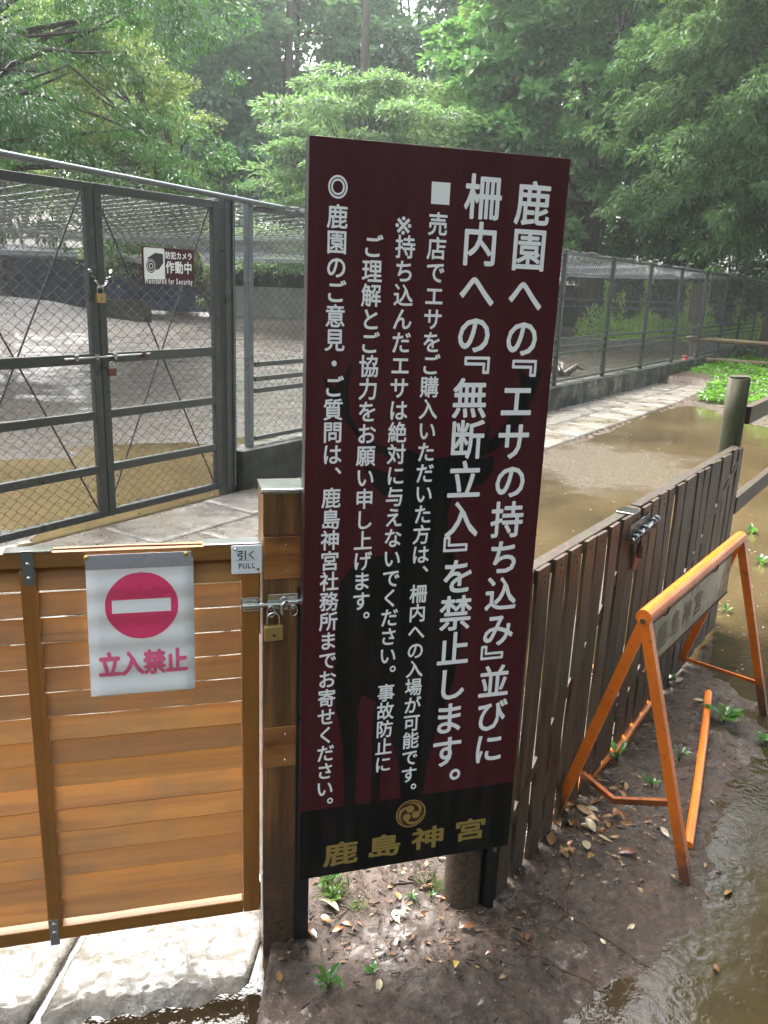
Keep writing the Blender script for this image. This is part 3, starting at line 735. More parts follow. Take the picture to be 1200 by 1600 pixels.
# ------------------------------------------------------------------ dark board fence with round posts
FZ = R_(90 - 34)
FO = (.30, 1.74)
def fpos(s, y, z=0): return (FO[0] + s * math.cos(FZ) - y * math.sin(FZ), FO[1] + s * math.sin(FZ) + y * math.cos(FZ), z)
bf = empty('board_fence', (*FO, 0), FZ)
tag(bf, 'dark brown fence gate of upright boards running back from the maroon sign', 'fence')
bmesh_list = []
for k in range(5):
    m = MB(); rr = random.Random(k); n = 8; W = .0355; vs = []
    for i in range(n + 1):
        z = i / n; dx = rr.uniform(-.0014, .0014); dy = rr.uniform(-.0015, .0015)
        for (x, y) in ((-W, -.005), (W, -.005), (W, .005), (-W, .005)): vs.append((x + dx, y + dy, z))
    fs = [(3, 2, 1, 0), tuple(4 * n + j for j in (0, 1, 2, 3))]
    for i in range(n):
        o = 4 * i
        for j in range(4): q = (j + 1) % 4; fs.append((o + j, o + q, o + 4 + q, o + 4 + j))
    for zz in (.15, .17, .955, .975): m.cyl((rr.uniform(-.012, .012), -.0052, zz), (rr.uniform(-.012, .012), -.0075, zz), .0018, n=6)
    m.add(vs, fs); me = m.mesh('board'); me.materials.append(M_board); bmesh_list.append(me)
s = .045; i = 0
while s < 2.24:
    if .60 < s < .64: s += .0
    ht = .872 + .008 * random.random() - (.004 if i % 2 else 0); b0 = .012 + .02 * random.random()
    o = link('board', bmesh_list[i % 5], bf, (s, -.0085 + random.uniform(-.002, .002), b0), (R_(random.uniform(-.3, .3)), R_(random.uniform(-.25, .25)), R_(random.uniform(-2, 2))))
    o.scale = (1, 1, ht - b0)
    s += .0925 + random.uniform(-.001, .0015) + (.012 if i == 8 else (0.0, .004, -.001, .003, .0, .005, .001, .003)[i % 8] * (1 if i < 9 else .25)); i += 1
for (a, b) in ((.0, .865), (.885, 2.25)):
    MB().box(a, b, .0015, .034, .835, .872).build('rail', M_board, bf, .002)
    MB().box(a, b, .0015, .034, .12, .18).build('rail', M_board, bf, .002)
    MB().bar((a + .04, .016, .19), (b - .04, .016, .82), .028, .06, (0, 1, 0)).build('brace', M_board, bf)
def round_post(s, y, h, label, lean=0, bot=-.25, r=.0465, mat=None):
    e = empty('round_post', (s, y, 0)); e.parent = bf
    m = MB(); rr = random.Random(int(s * 10)); pts = []; rs = []
    for k in range(9): z = bot + (h - .006 - bot) * k / 8; pts.append((lean * z + rr.uniform(-.001, .001), rr.uniform(-.001, .001), z)); rs.append(r * (1 + rr.uniform(-.02, .02)))
    pts.append((lean * h, 0, h)); rs.append(r * .93)
    m.path(pts, rs, 20).build('shaft', mat or M_round, e)
    k = MB(); k.path([(lean * h, 0, h + .0004), (lean * h, 0, h + .004)], [r * .9, r * .86], 18); k.build('end_grain', M_board, e)
    return e
round_post(-.04, .055, 1.12, 'round brown post standing on the mud behind the maroon sign', mat=M_mudpost)
round_post(2.335, .062, 1.165, 'round mossy post at the far end of the dark board fence')
round_post(4.45, .062, 1.165, 'round mossy post at the right end of the two plank rails')
for z0, z1 in ((.955, 1.035), (.535, .615)):
    MB().box(2.375, 4.45, .0, .035, z0, z1).build('plank_rail', M_board, bf, .003)

# bolt and lock on the board fence
fb = empty('slide_bolt', fpos(.865, -.017), FZ)
tag(fb, 'rusty steel slide bolt near the top of the dark board fence', 'bolt')
MB().box(-.135, .055, -.004, 0, .795, .845).build('back_plate', M_galv_l, fb, .001)
MB().box(-.12, -.05, -.003, .05, .874, .878).build('top_hasp', M_steel, fb, .001)
MB().cyl((-.15, -.016, .805), (.085, -.016, .822), .0075, n=12).build('rod', M_steel, fb)
for x in (-.125, -.085, -.03, .05):
    MB().path([(x, -.016 + .013 * math.cos(t), .8135 + x * .07 + .013 * math.sin(t)) for t in [R_(a) for a in range(0, 360, 30)]], .004, 6, closed=True).build('collar', M_galv_l, fb)
MB().cyl((.075, -.016, .821), (.09, -.016, .822), .012, n=12).build('end_knob', M_galv_l, fb)
padlock(fpos(.80, -.036, .775), FZ + R_(20), 1.1, 'dark rusty padlock hanging under the bolt on the board fence', M_rust, M_rust, .04, .035)
tg = MB().prism([(-.02, -.045), (.0, -.055), (.02, -.045), (.024, .0), (.0, .022), (-.022, .0)], -.003, 0).build('tag', M_redtag, None)
tg.location = fpos(.82, -.022, .735); tg.rotation_euler = (0, R_(12), FZ); tag(tg, 'dull red tag hanging below the rusty padlock on the board fence', 'tag')

# ------------------------------------------------------------------ orange barricade
BZ = R_(90 - 36)
ba = empty('barricade', (.68, 1.97, 0), BZ)
tag(ba, 'orange steel A-frame barricade standing against the dark board fence', 'barricade')
Mi = Matrix.Rotation(-BZ, 3, 'Z')
def bl(x, y, z): v = Mi @ Vector((x - .68, y - 1.97, 0)); return Vector((v.x, v.y, z))
MB().path([(-.02, 0, .712), (.93, 0, .712)], .0205, 20).build('top_bar', M_orange, ba)
feet = [(.515, 2.09, -.02), (.842, 1.853, -.02), (1.19, 2.99, .12), (1.465, 2.812, -.03)]
for i, f in enumerate(feet):
    a = Vector((-.012 if i == 0 else -.018, 0, .705)) if i < 2 else Vector((.918 if i == 2 else .924, 0, .705))
    p = bl(*f); m = MB()
    nrm = Vector((1, 0, 0))
    d = (p - a).normalized(); sd_ = d.cross(nrm).normalized(); w1 = .027; off = nrm * (-.0 if i % 2 else .004) * (1 if i < 2 else -1)
    # angle-iron: flat face plus a flange
    for (u0, u1, t0, t1) in ((-w1 / 2, w1 / 2, -.0015, .0015), (w1 / 2 - .003, w1 / 2, .0015, .022)):
        vs = []
        for q in (a - d * .012, p):
            for (uu, tt) in ((u0, t0), (u1, t0), (u1, t1), (u0, t1)): vs.append(q + sd_ * uu + nrm * tt + off)
        m.add(vs, [(0, 1, 2, 3), (7, 6, 5, 4), (0, 4, 5, 1), (1, 5, 6, 2), (2, 6, 7, 3), (3, 7, 4, 0)])
    m.path([a + off + nrm * -.0016, a + off + nrm * .0016], [w1 * .5, w1 * .5], 14)
    lg = m.build('leg', M_orange, ba)
    if i == 1: lg['label'] = 'near right leg, paint muddy and worn at the foot'
m = MB(); m.cyl((-.026, 0, .703), (-.0155, 0, .703), .007, n=10); m.build('bolt_head', M_steel, ba)
def wpath(name, pts, wa, wb, parent=ba, mat=M_orange):
    m = MB(); pts = [bl(*p) for p in pts]
    for p, q in zip(pts[:-1], pts[1:]):
        m.bar(p, q, wa, .003); m.bar(p + Vector((0, 0, -wb / 2)), q + Vector((0, 0, -wb / 2)), .003, wb)
    return m.build(name, mat, parent)
wpath('cross_brace', [(.622, 2.012 + .21, .105), (.702, 2.105, .085), (.842, 2.055, .118)], .014, .020)
wpath('cross_brace', [(1.19, 2.985, .14), (1.30, 2.90, .135), (1.425, 2.80, .13)], .010, .012)
# hanging plate with faded lettering
m = MB(); m.box(.055, .86, .002, .0045, .533, .668); pnl = m.build('plate', M_faded, ba)
m = MB(); m.box(.05, .865, .0, .007, .666, .674); m.box(.05, .865, .0, .007, .527, .534); m.build('plate_edge', M_rust, ba)
for x in (.13, .6):
    MB().path([(x, .003 + .021 * math.cos(t), .692 + .022 * math.sin(t)) for t in [R_(a) for a in range(0, 360, 30)]], .0022, 6, closed=True).build('wire_tie', M_rust, ba)
text_parts([(c, .17 + .11 * i, .60, .085, .085, None) for i, c in enumerate('鹿島神宮')], M_fadedink, 'lettering', ba, .01, .0012)

m = MB(); pts = [(.575, 2.165, .032), (.70, 2.33, .028), (.84, 2.51, .03), (.93, 2.655, .034), (1.03, 2.80, .045)]
m.path(pts, .0145, 12); lo = m.build('fallen_tube', M_orange_tube, None)
tag(lo, 'orange tube lying on the mud between barricade legs along the fence foot', 'tube')
m = MB(); m.path([(1.262, 2.86, .05), (1.18, 2.66, .042), (1.155, 2.60, .040), (1.0, 2.24, .022), (.893, 2.0, .012)], .0135, 12)
m.path([(1.262, 2.86, .05), (1.268, 2.875, .053)], [.0135, .004], 12)
tag(m.build('loose_pipe', M_orange_tube, None), 'bent orange pipe lying loose on the wet mud right of the barricade', 'pipe')

# ------------------------------------------------------------------ wire fence of the deer pen
WZ = R_(90 - 33)
WO = (PF[0], PF[1])
def wpos(s, y, z=0): return (WO[0] + s * math.cos(WZ) - y * math.sin(WZ), WO[1] + s * math.sin(WZ) + y * math.cos(WZ), z)
def chainlink(x0, x1, z0, z1, pw=.078, ph=.062, r=.0021, y=0, n=4, jitter=.0, knots=False):
    """zigzag wires that hook into their neighbours"""
    V = []; Fa = []; rows = int((z1 - z0) / (ph / 2)); cols_ = int((x1 - x0) / (pw / 2)); base = 0
    rg = np.random.default_rng(int(abs(x0 * 100)) + 5)
    dz = (z1 - z0) / rows; pw2 = (x1 - x0) / cols_
    for c in range(cols_ // 1):
        if c % 2: continue
        k = np.arange(rows + 1)
        x = x0 + pw2 * (c + (k % 2) * 1.0 + .0) ; x = np.clip(x + rg.normal(0, .0012, len(k)) + .004 * np.sin(k * .21 + c * .5), x0, x1)
        yy = y + np.where(k % 2 == 0, .003, -.003); z = z1 - dz * k + rg.normal(0, .0008, len(k)) + .003 * np.sin(c * .7)
        for layer in (0,):
            P = np.stack([x, yy, z], 1); D = np.gradient(P, axis=0); D /= np.linalg.norm(D, axis=1)[:, None]
            A = np.cross(D, [0, 1, 0]); A /= np.linalg.norm(A, axis=1)[:, None]; B = np.cross(D, A)
            t = np.arange(n) * 2 * np.pi / n
            ringv = P[:, None] + r * (np.cos(t)[None, :, None] * A[:, None] + np.sin(t)[None, :, None] * B[:, None])
            V.append(ringv.reshape(-1, 3))
            a = (np.arange(rows)[:, None] * n + np.arange(n)[None]).ravel(); b = (np.arange(rows)[:, None] * n + (np.arange(n)[None] + 1) % n).ravel()
            Fa.append(np.stack([a, b, b + n, a + n], 1) + base); base += len(k) * n
            # partner wire mirrored so diamonds close
            x2 = 2 * (x0 + pw2 * (c + 1)) - x; x2 = np.clip(x2 + pw2 * 0, x0, x1)
        k2 = k + 1
        x = x0 + pw2 * (c + 2 - 1 + ((k) % 2) * -1.0 + 1.0); x = np.clip(x + rg.normal(0, .0012, len(k)) + .004 * np.sin(k * .21 + c * .5), x0, x1)
        P = np.stack([x, -yy + 2 * y, z], 1); D = np.gradient(P, axis=0); D /= np.linalg.norm(D, axis=1)[:, None] + 1e-9
        A = np.cross(D, [0, 1, 0]); A /= np.linalg.norm(A, axis=1)[:, None] + 1e-9; B = np.cross(D, A)
        ringv = P[:, None] + r * (np.cos(t)[None, :, None] * A[:, None] + np.sin(t)[None, :, None] * B[:, None])
        V.append(ringv.reshape(-1, 3)); Fa.append(np.stack([a, b, b + n, a + n], 1) + base); base += len(k) * n
    return np.concatenate(V), np.concatenate(Fa)
def add_mesh_panel(parent, x0, x1, z0, z1, r=.0021, n=4, y=0.0, **kw):
    V, Fa = chainlink(x0, x1, z0, z1, r=r, n=n, y=y, **kw)
    o = np_mesh('wire_mesh', V, Fa, M_wire, parent, smooth=True); o['kind'] = 'stuff'; return o
def gate_leaf(x0, x1, label):
    g_ = empty('wire_gate', wpos(0, 0), WZ); tag(g_, label, 'gate', 'two leaves of the wire gate')
    MB().box(x0, x0 + .05, -.02, .02, .045, 1.985).build('stile', M_galv, g_, .003)
    MB().box(x1 - .05, x1, -.02, .02, .045, 1.985).build('stile', M_galv, g_, .003)
    for z0, z1 in ((1.935, 1.985), (.985, 1.045), (.655, .705), (.325, .375), (.045, .09)):
        MB().box(x0 + .051, x1 - .051, -.0185, .0185, z0, z1).build('rail', M_galv, g_, .003)
    for a, b in (((x0 + .04, .022, 1.94), (x1 - .04, .022, .09)), ((x0 + .04, .029, .09), (x1 - .04, .029, 1.94))):
        MB().cyl(a, b, .0055, n=8).build('brace_rod', M_rod, g_)
    add_mesh_panel(g_, x0 + .045, x1 - .045, .07, 1.96, r=.0024, n=5, y=.0)
    return g_
gA = gate_leaf(-2.03, -.995, 'left leaf of the grey chain-link pen gate, cut by the photo edge')
gB = gate_leaf(-.985, -.005, 'right leaf of the grey chain-link pen gate carrying the camera sign')
sb = empty('long_bolt', wpos(0, 0), WZ); tag(sb, 'long thin slide bolt across the middle of the chain-link gate', 'bolt')
MB().cyl((-1.25, -.030, 1.022), (-.63, -.030, 1.028), .006, n=10).build('rod', M_steel, sb)
for x in (-1.17, -1.03, -.9, -.68):
    MB().box(x - .012, x + .012, -.040, -.0205, 1.008, 1.042).build('keeper', M_steel if x < -.7 else M_rust, sb, .002)
padlock(wpos(-.93, -.034, .955), WZ, 1.5, 'small dark padlock under the long bolt of the chain-link gate', M_rust, M_steel)
padlock(wpos(-.985, -.034, 1.385), WZ, 1.7, 'brass padlock on the chain where the two wire gate leaves meet', M_brass, M_steel)
chn = MB()
for k in range(9):
    t = k / 8; x = -1.045 + .14 * t; z = 1.51 - .085 * math.sin(math.pi * min(1, t * 1.0)) - (.0 if t < .9 else 0); yv = -.034
    a = k % 2
    chn.path([(x + .013 * math.cos(u), yv + (.007 * math.sin(u) if a else 0), z + (0 if a else .007 * math.sin(u)) + .006 * math.cos(u) * (-1 if t < .5 else 1)) for u in [R_(q) for q in range(0, 360, 45)]], .0036, 5, closed=True)
co = chn.build('chain', M_steel, None); co.location = wpos(0, 0); co.rotation_euler = (0, 0, WZ)
tag(co, 'bright steel chain looped round the meeting stiles of the wire gate', 'chain')

# security camera sign
cs = empty('security_sign', wpos(0, 0), WZ); tag(cs, 'small maroon security camera sign wired to the chain-link gate', 'sign')
MB().box(-.668, -.243, -.030, -.026, 1.447, 1.667).build('plate', M_maroon, cs, .001)
rb = []
for (cx, cz, a0) in ((-.502, 1.488, 270), (-.502, 1.648, 0), (-.642, 1.648, 90), (-.642, 1.488, 180)):
    for q in range(0, 91, 30): rb.append((cx + .012 * math.cos(R_(a0 + q)), cz + .012 * math.sin(R_(a0 + q))))
MB().add([(x, -.0312, z) for x, z in rb], [tuple(range(len(rb)))]).build('white_field', M_white, cs)
cm = MB(); cm.add([(x, -.0320, z) for x, z in ((-.625, 1.60), (-.565, 1.632), (-.503, 1.628), (-.503, 1.575), (-.54, 1.535), (-.60, 1.53))], [tuple(range(6))])
cm.build('camera_drawing', M_ink, cs)
for r0, r1, yy, mt in ((.0, .043, -.0328, M_white), (.034, .041, -.0334, M_ink), (.018, .029, -.0340, M_ink), (.0, .012, -.0346, M_ink)):
    m = MB(); ring(m, max(r0, .0005), r1, yy, 28); o = m.build('lens_drawing', mt, cs, loc=(-.602, 0, 1.553)); o.scale = (.9, 1, 1)
text_parts([(c, -.463 + .0455 * i, 1.623, .044, .046, None) for i, c in enumerate('防犯カメラ')] + [(c, -.448 + .075 * i, 1.552, .072, .078, None) for i, c in enumerate('作動中')], M_white, 'lettering', cs, .03, -.0316)
tx = 'Monitored for Security'; wd = {'M': 1.35, 'i': .5, 't': .6, 'r': .65, 'f': .6, ' ': .5, 'S': 1.05, 'o': .98, 'n': .98, 'e': .95, 'd': 1, 'c': .9, 'u': .98, 'y': .9}
tot = sum(wd[c] for c in tx); xx = -.655; chs = []
for c in tx:
    a = wd[c] / tot * .395
    if c != ' ': chs.append((c, xx + a / 2, 1.4685, .0295, .046, None))
    xx += a
text_parts(chs, M_white, 'lettering', cs, .035, -.0316)

# gate post, fence posts, panels on a low concrete wall
wf = empty('wire_fence', wpos(0, 0), WZ); tag(wf, 'long grey chain-link fence with a thick gate post round the deer pen', 'fence')
def wire_post(s, wd_, z0, z1, label, mat=M_galv, y=0):
    e = empty('steel_post', (s, y, 0)); e.parent = wf
    MB().box(-wd_ / 2, wd_ / 2, -wd_ / 2, wd_ / 2, z0, z1).build('shaft', mat, e, .003)
    MB().box(-wd_ / 2 - .002, wd_ / 2 + .002, -wd_ / 2 - .002, wd_ / 2 + .002, z1 + .0005, z1 + .004).build('cap', mat, e)
    return e
wire_post(.072, .095, -.2, 2.0, 'thick steel gate post on the hinge side beside the low concrete wall', M_galv)
MB().box(.016, .024, -.06, -.048, .05, 2.0).build('hinge_bar', M_galv_l, bpy.data.objects['steel_post'])
wire_post(-2.09, .09, -.2, 2.0, 'steel gate post outside the left leaf of the wire gate')
ps = [.30, 2.25, 4.2, 6.12, 7.98, 9.86, 11.77, 13.66, 15.6, 17.5, 19.4, 21.3]
wire_post(ps[0], .05, .31, 2.01, 'slim pale steel post just right of the thick gate post', M_galv_l, -.0)
for i, s in enumerate(ps[1:]):
    nm = ['hidden behind the maroon sign on the left', 'hidden behind the middle of the maroon sign', 'touching the right edge of the maroon sign',
          'second post right of the maroon sign', 'third post right of the maroon sign', 'fourth post right of the maroon sign, by the log rail',
          'fifth post right of the sign, behind the log rails', 'sixth post right of the sign, behind the log rails',
          'seventh post right of the sign', 'far post near the right edge', 'farthest post on the right'][i]
    wire_post(s, .055, .31, 2.0, 'grey steel fence post, ' + nm, M_galv, 0)
allp = [(.33, ps[1])] + list(zip(ps[1:-1], ps[2:]))
for i, (a, b) in enumerate(allp):
    a += .03; b -= .03
    e = empty('fence_panel', (0, 0, 0)); e.parent = wf
    lb = ['left of the maroon sign', 'behind the maroon sign', 'behind the sign near its right side', 'first one right of the maroon sign', 'second right of the sign, leafy shrub behind it', 'third right of the sign',
          'fourth right of the sign, by the log rails', 'fifth right of the sign', 'sixth right of the sign', 'seventh right of the sign', 'farthest on the right'][i]
    for z0, z1 in ((1.955, 1.99), (.885, .92), (.78, .815), (.695, .73), (.345, .375)):
        MB().box(a, b, -.015, .015, z0, z1).build('rail', M_galv, e, .002)
    add_mesh_panel(e, a, b, .36, 1.97, r=.002 if i < 4 else .0016, n=4 if i < 4 else 3)
# wall blocks
lw = MB(); lw.box(.13, 22.5, -.10, .10, -.2, .305)
o = lw.build('low_wall', M_conc, None, .008); o.location = wpos(0, 0); o.rotation_euler = (0, 0, WZ)
tag(o, 'low dark concrete wall carrying the chain-link fence', 'wall')
m = MB(); m.box(-6, -2.14, -.09, .09, -.2, .2); o = m.build('low_wall', M_conc, None, .008); o.location = wpos(0, 0); o.rotation_euler = (0, 0, WZ)
tag(o, 'short concrete wall left of the wire gate, outside the picture', 'wall')
# top pipe, lacing wire, roof net
m = MB(); m.path([wpos(-4, -.06, 2.12), wpos(-1.53, -.055, 2.055), wpos(.6, -.05, 1.997)], .0175, 12)
tp_ = m.build('top_pipe', M_galv_l, None); tag(tp_, 'wet grey pipe sloping along the top of the wire gate', 'pipe')
m = MB(); s = -2.9; k = 0; pts = []
while s < .8: pts.append(wpos(s, -.05 if k % 2 else .0, (2.05 if k % 2 else 2.0) - .02 * s * .5)); s += .11 + .05 * random.random(); k += 1
m.path(pts, .0022, 4)
pts = [wpos(s, random.uniform(-.02, .02), 2.0 + random.uniform(-.003, .022)) for s in np.arange(.6, 21, .16)]; m.path(pts, .005, 5)
pts = [wpos(s, random.uniform(-.02, .03), 2.0 + random.uniform(-.02, .02)) for s in np.arange(.6, 21, .23)]; m.path(pts, .004, 5)
tag(m.build('lacing_wire', M_wire, None), 'thin lacing wire wound along the top rail of the pen fence', 'wire')
net = MB()
def netz(s, d): return 1.985 + .02 * math.sin(s * 1.7 + d * .6) + .02 * math.sin(d * .9 + 1) - .10 * math.sin(math.pi * min(1, d / 6)) + .012 * math.sin(s * .5)
for d in list(np.arange(.05, 6, .10)) + list(np.arange(6, 26, .16)):
    net.path([wpos(s, d + .04 * math.sin(s * 2 + d), netz(s, d) * (1 if d > .3 else .995)) for s in np.arange(-7, 18, .9)], .0036, 3, caps=False)
for s in np.arange(-7, 18, .2):
    net.path([wpos(s + .04 * math.sin(d), d, netz(s, d)) for d in np.arange(0, 26, 1.1)], .0022, 3, caps=False)
no = net.build('roof_net', M_net, None); tag(no, 'wire net stretched as a roof over the deer pen', 'net', kind='stuff')
for i, (s, d) in enumerate(((-2.5, 8), (2.4, 9), (7.5, 7.5), (12, 8))):
    o = MB().cyl((0, 0, -.2), (0, 0, 1.98), .035, n=10).build('net_pole', M_galv, None, loc=wpos(s, d))
    tag(o, 'thin steel pole holding up the net inside the pen', 'pole', 'poles inside the pen')

# ------------------------------------------------------------------ inside and behind the pen
def wallseg(name, x0, y0, x1, y1, z0, z1, th, mat, label, cat):
    L_ = math.hypot(x1 - x0, y1 - y0); o = MB().box(0, L_, -th / 2, th / 2, z0, z1).build(name, mat, None)
    o.location = (x0, y0, 0); o.rotation_euler = (0, 0, math.atan2(y1 - y0, x1 - x0)); tag(o, label, cat); return o
wallseg('plaster_wall', -6.6, 34.3, 3.5, 33.2, -.2, 1.22, .2, M_beige, 'low beige wall at the back of the pen left of the sign', 'wall')
wallseg('shade_cloth', -7.2, 35.2, 12, 34.4, 0, 1.75, .08, M_cloth, 'dark shade cloth hung behind the beige wall', 'shade cloth')
wallseg('blue_sheet', -12.5, 33.5, -7.0, 33.9, 0.15, 1.7, .06, M_blue, 'dark blue sheet behind the security camera sign', 'sheet')
wallseg('shade_cloth', -34, 36, -10.5, 35.8, 0, 2.3, .08, M_cloth, 'dark shade cloth at the back of the pen on the left', 'shade cloth')
wallseg('shade_cloth', 7.5, 31.0, 24, 36.0, 0, 2.2, .08, M_cloth, 'dark shade cloth behind the leafy shrub on the right', 'shade cloth')
# rubble rim and roof sheet above the beige wall
xs_ = np.arange(-11.5, 3.2, .35); m = MB(); vs = []; fs = []
for i, x in enumerate(xs_):
    yy = 33.0 + .3 * math.sin(x); zz = 2.05 + .12 * math.sin(x * 2.3) + random.uniform(-.05, .05)
    vs += [(x, yy - .35, zz - .12 - .1 * random.random()), (x, yy - .2, zz + .12), (x, yy + .3, zz + .16), (x, yy + .3, zz - .2)]
for i in range(len(xs_) - 1):
    for j in range(4): k = (j + 1) % 4; fs.append((4 * i + j, 4 * i + 4 + j, 4 * i + 4 + k, 4 * i + k))
tag(m.add(vs, fs).build('roof_edge', M_rim, None), 'ragged pale edge of a shelter roof above the beige wall', 'roof')
m = MB(); m.add([(-11.2, 33.3, 2.22), (3.0, 33.0, 2.18), (3.2, 39.5, 3.6), (-11.6, 39.5, 3.7), (-11.2, 33.3, 2.16), (3.0, 33.0, 2.12), (3.2, 39.5, 3.54), (-11.6, 39.5, 3.64)],
              [(0, 1, 2, 3), (7, 6, 5, 4), (0, 4, 5, 1), (1, 5, 6, 2), (2, 6, 7, 3), (3, 7, 4, 0)])
tag(m.build('shelter_roof', M_tarp, None), 'grey sloping shelter roof behind the beige wall', 'roof')
for x in (-10.8, -7.0, -3.0, 1.0, 2.8):
    tag(MB().cyl((x, 34.6, -.1), (x, 34.6, 2.3), .07, n=8).build('shelter_pole', M_bark, None), 'wooden pole carrying the shelter roof at the back of the pen', 'pole', 'poles under the shelter roof')
wallseg('dark_board', -8.1, 22.6, -6.5, 22.9, 0, .85, .05, M_dirtboard, 'dark upright board at the foot of the grey earth mound', 'board')
m = MB(); 
for k in range(7):
    a = random.uniform(0, 6.28); m.path([(0, 0, 0), (.25 * math.cos(a), .2 * math.sin(a), .12 + .1 * random.random()), (.42 * math.cos(a + .3), .35 * math.sin(a), .25 * random.random())], [.07, .05, .015], 7)
o = m.build('tree_stump', M_bark, None, loc=(3.15, 15.2, .02)); tag(o, 'gnarled grey stump on the pen floor right of the sign', 'stump')

def rail_fence(x0, y0, x1, y1, zs, posts, label, mat, r=.03):
    e = empty('rail_fence', (x0, y0, 0), math.atan2(y1 - y0, x1 - x0)); L_ = math.hypot(x1 - x0, y1 - y0); tag(e, label, 'fence')
    for z in zs: MB().cyl((0, 0, z), (L_, 0, z), r, n=8).build('rail', mat, e)
    for k in range(posts): x = L_ * k / (posts - 1); MB().cyl((x, .05, -.2), (x, .05, max(zs) + .1), r * 1.3, n=8).build('fence_post', mat, e)
    return e
rail_fence(5.0, 27.5, 20, 30.5, (.35, 1.05, 1.28), 8, 'pale metal rail fence behind the leafy shrub in the pen', M_galv_l)
k_ = wallseg('concrete_kerb', 3.0, 22.5, 16, 25.5, -.1, .28, .5, M_slabfar, 'pale concrete kerb across the pen in front of the leafy shrub', 'kerb')
# wooden notice post seen through the mesh
o = MB().box(-.17, .17, -.04, .04, .95, 1.75).build('wooden_board', M_round, None, .004, loc=(6.75, 18.9, 0)); o.rotation_euler = (0, 0, R_(-15)); tag(o, 'tall weathered board standing behind the mesh by the log rails', 'board')
m = MB(); m.cyl((0, 0, -.2), (0, 0, .95), .05, n=8); p_ = m.build('leg', M_round, o)

# log rail barrier on the right
def log_barrier(x, y, L_, hs, ph, rz, drop, label):
    e = empty('log_barrier', (x, y, 0), rz); tag(e, label, 'barrier', 'log rail barriers on the right')
    m = MB(); m.path([(0, .06, -.2), (0.005, .06, ph * .5), (.0, .06, ph)], [.052, .05, .048], 10); m.build('post', M_round, e)
    m = MB(); m.path([(2.0, .06, -.3), (2.0, .06, ph - .12)], [.052, .048], 10); m.build('post', M_round, e)
    for i, h in enumerate(hs):
        m = MB(); m.path([(-.26 - .04 * i, -.03, h), (L_ * .5, -.03, h + drop * L_ * .5 + .01), (L_, -.03, h + drop * L_)], [.05, .052, .048], 9)
        m.build('rail', M_log, e)
log_barrier(6.42, 17.66, 3.2, (.66, .255), .94, R_(2), -.045, 'near log barrier with two orange-brown rails by the ground plants')
log_barrier(9.6, 21.6, 4.0, (.95,), 1.2, R_(4), -.02, 'farther log barrier with one rail at the right edge')
m = MB(); m.path([(0, 0, -.1), (0, 0, .14), (0, 0, .16), (0, 0, .36), (0, 0, .38)], [.11, .1, .062, .05, .035], 12)
o = m.build('red_marker', M_red, None, loc=(5.83, 16.6, 0)); tag(o, 'small red marker cone behind the end of the lower log rail', 'marker')

# ------------------------------------------------------------------ foliage
def leaves_from(P, Dr, N, L, W, rnd, name, mat, parent, fold=.18):
    Dr = Dr / (np.linalg.norm(Dr, axis=1)[:, None] + 1e-9); S = np.cross(Dr, N); S /= np.linalg.norm(S, axis=1)[:, None] + 1e-9
    Nn = np.cross(S, Dr); L = L[:, None]; W = W[:, None]
    a = P; c = P + Dr * L - Nn * L * .12; m = P + Dr * L * .45
    b = m + S * W / 2 + Nn * W * fold; d = m - S * W / 2 + Nn * W * fold
    n = len(P); V = np.stack([a, b, c, d], 1).reshape(-1, 3); i = np.arange(n)[:, None] * 4
    Fa = np.concatenate([i + np.array([[0, 1, 2]]), i + np.array([[0, 2, 3]])], 1).reshape(-1, 3)
    return np_mesh(name, V, Fa, mat, parent, {'rnd': np.repeat(rnd, 4)})
def unit(n, rg):
    v = rg.normal(size=(n, 3)); return v / np.linalg.norm(v, axis=1)[:, None]
def crown_pts(c, R, nc, rg, inner=.5, lump=.22, zlo=-1.0, seed=0):
    d = unit(nc * 3, rg); d = d[d[:, 2] > zlo][:nc]
    k = 1 + lump * (np.sin(d[:, 0] * 5 + seed) * np.sin(d[:, 1] * 4.3 + seed * 2) + .7 * np.sin(d[:, 2] * 7 + seed * 3 + d[:, 0] * 3))
    r = (inner + (1 - inner) * rg.random(len(d)) ** .45) * k
    return np.array(c) + d * np.array(R) * r[:, None], d
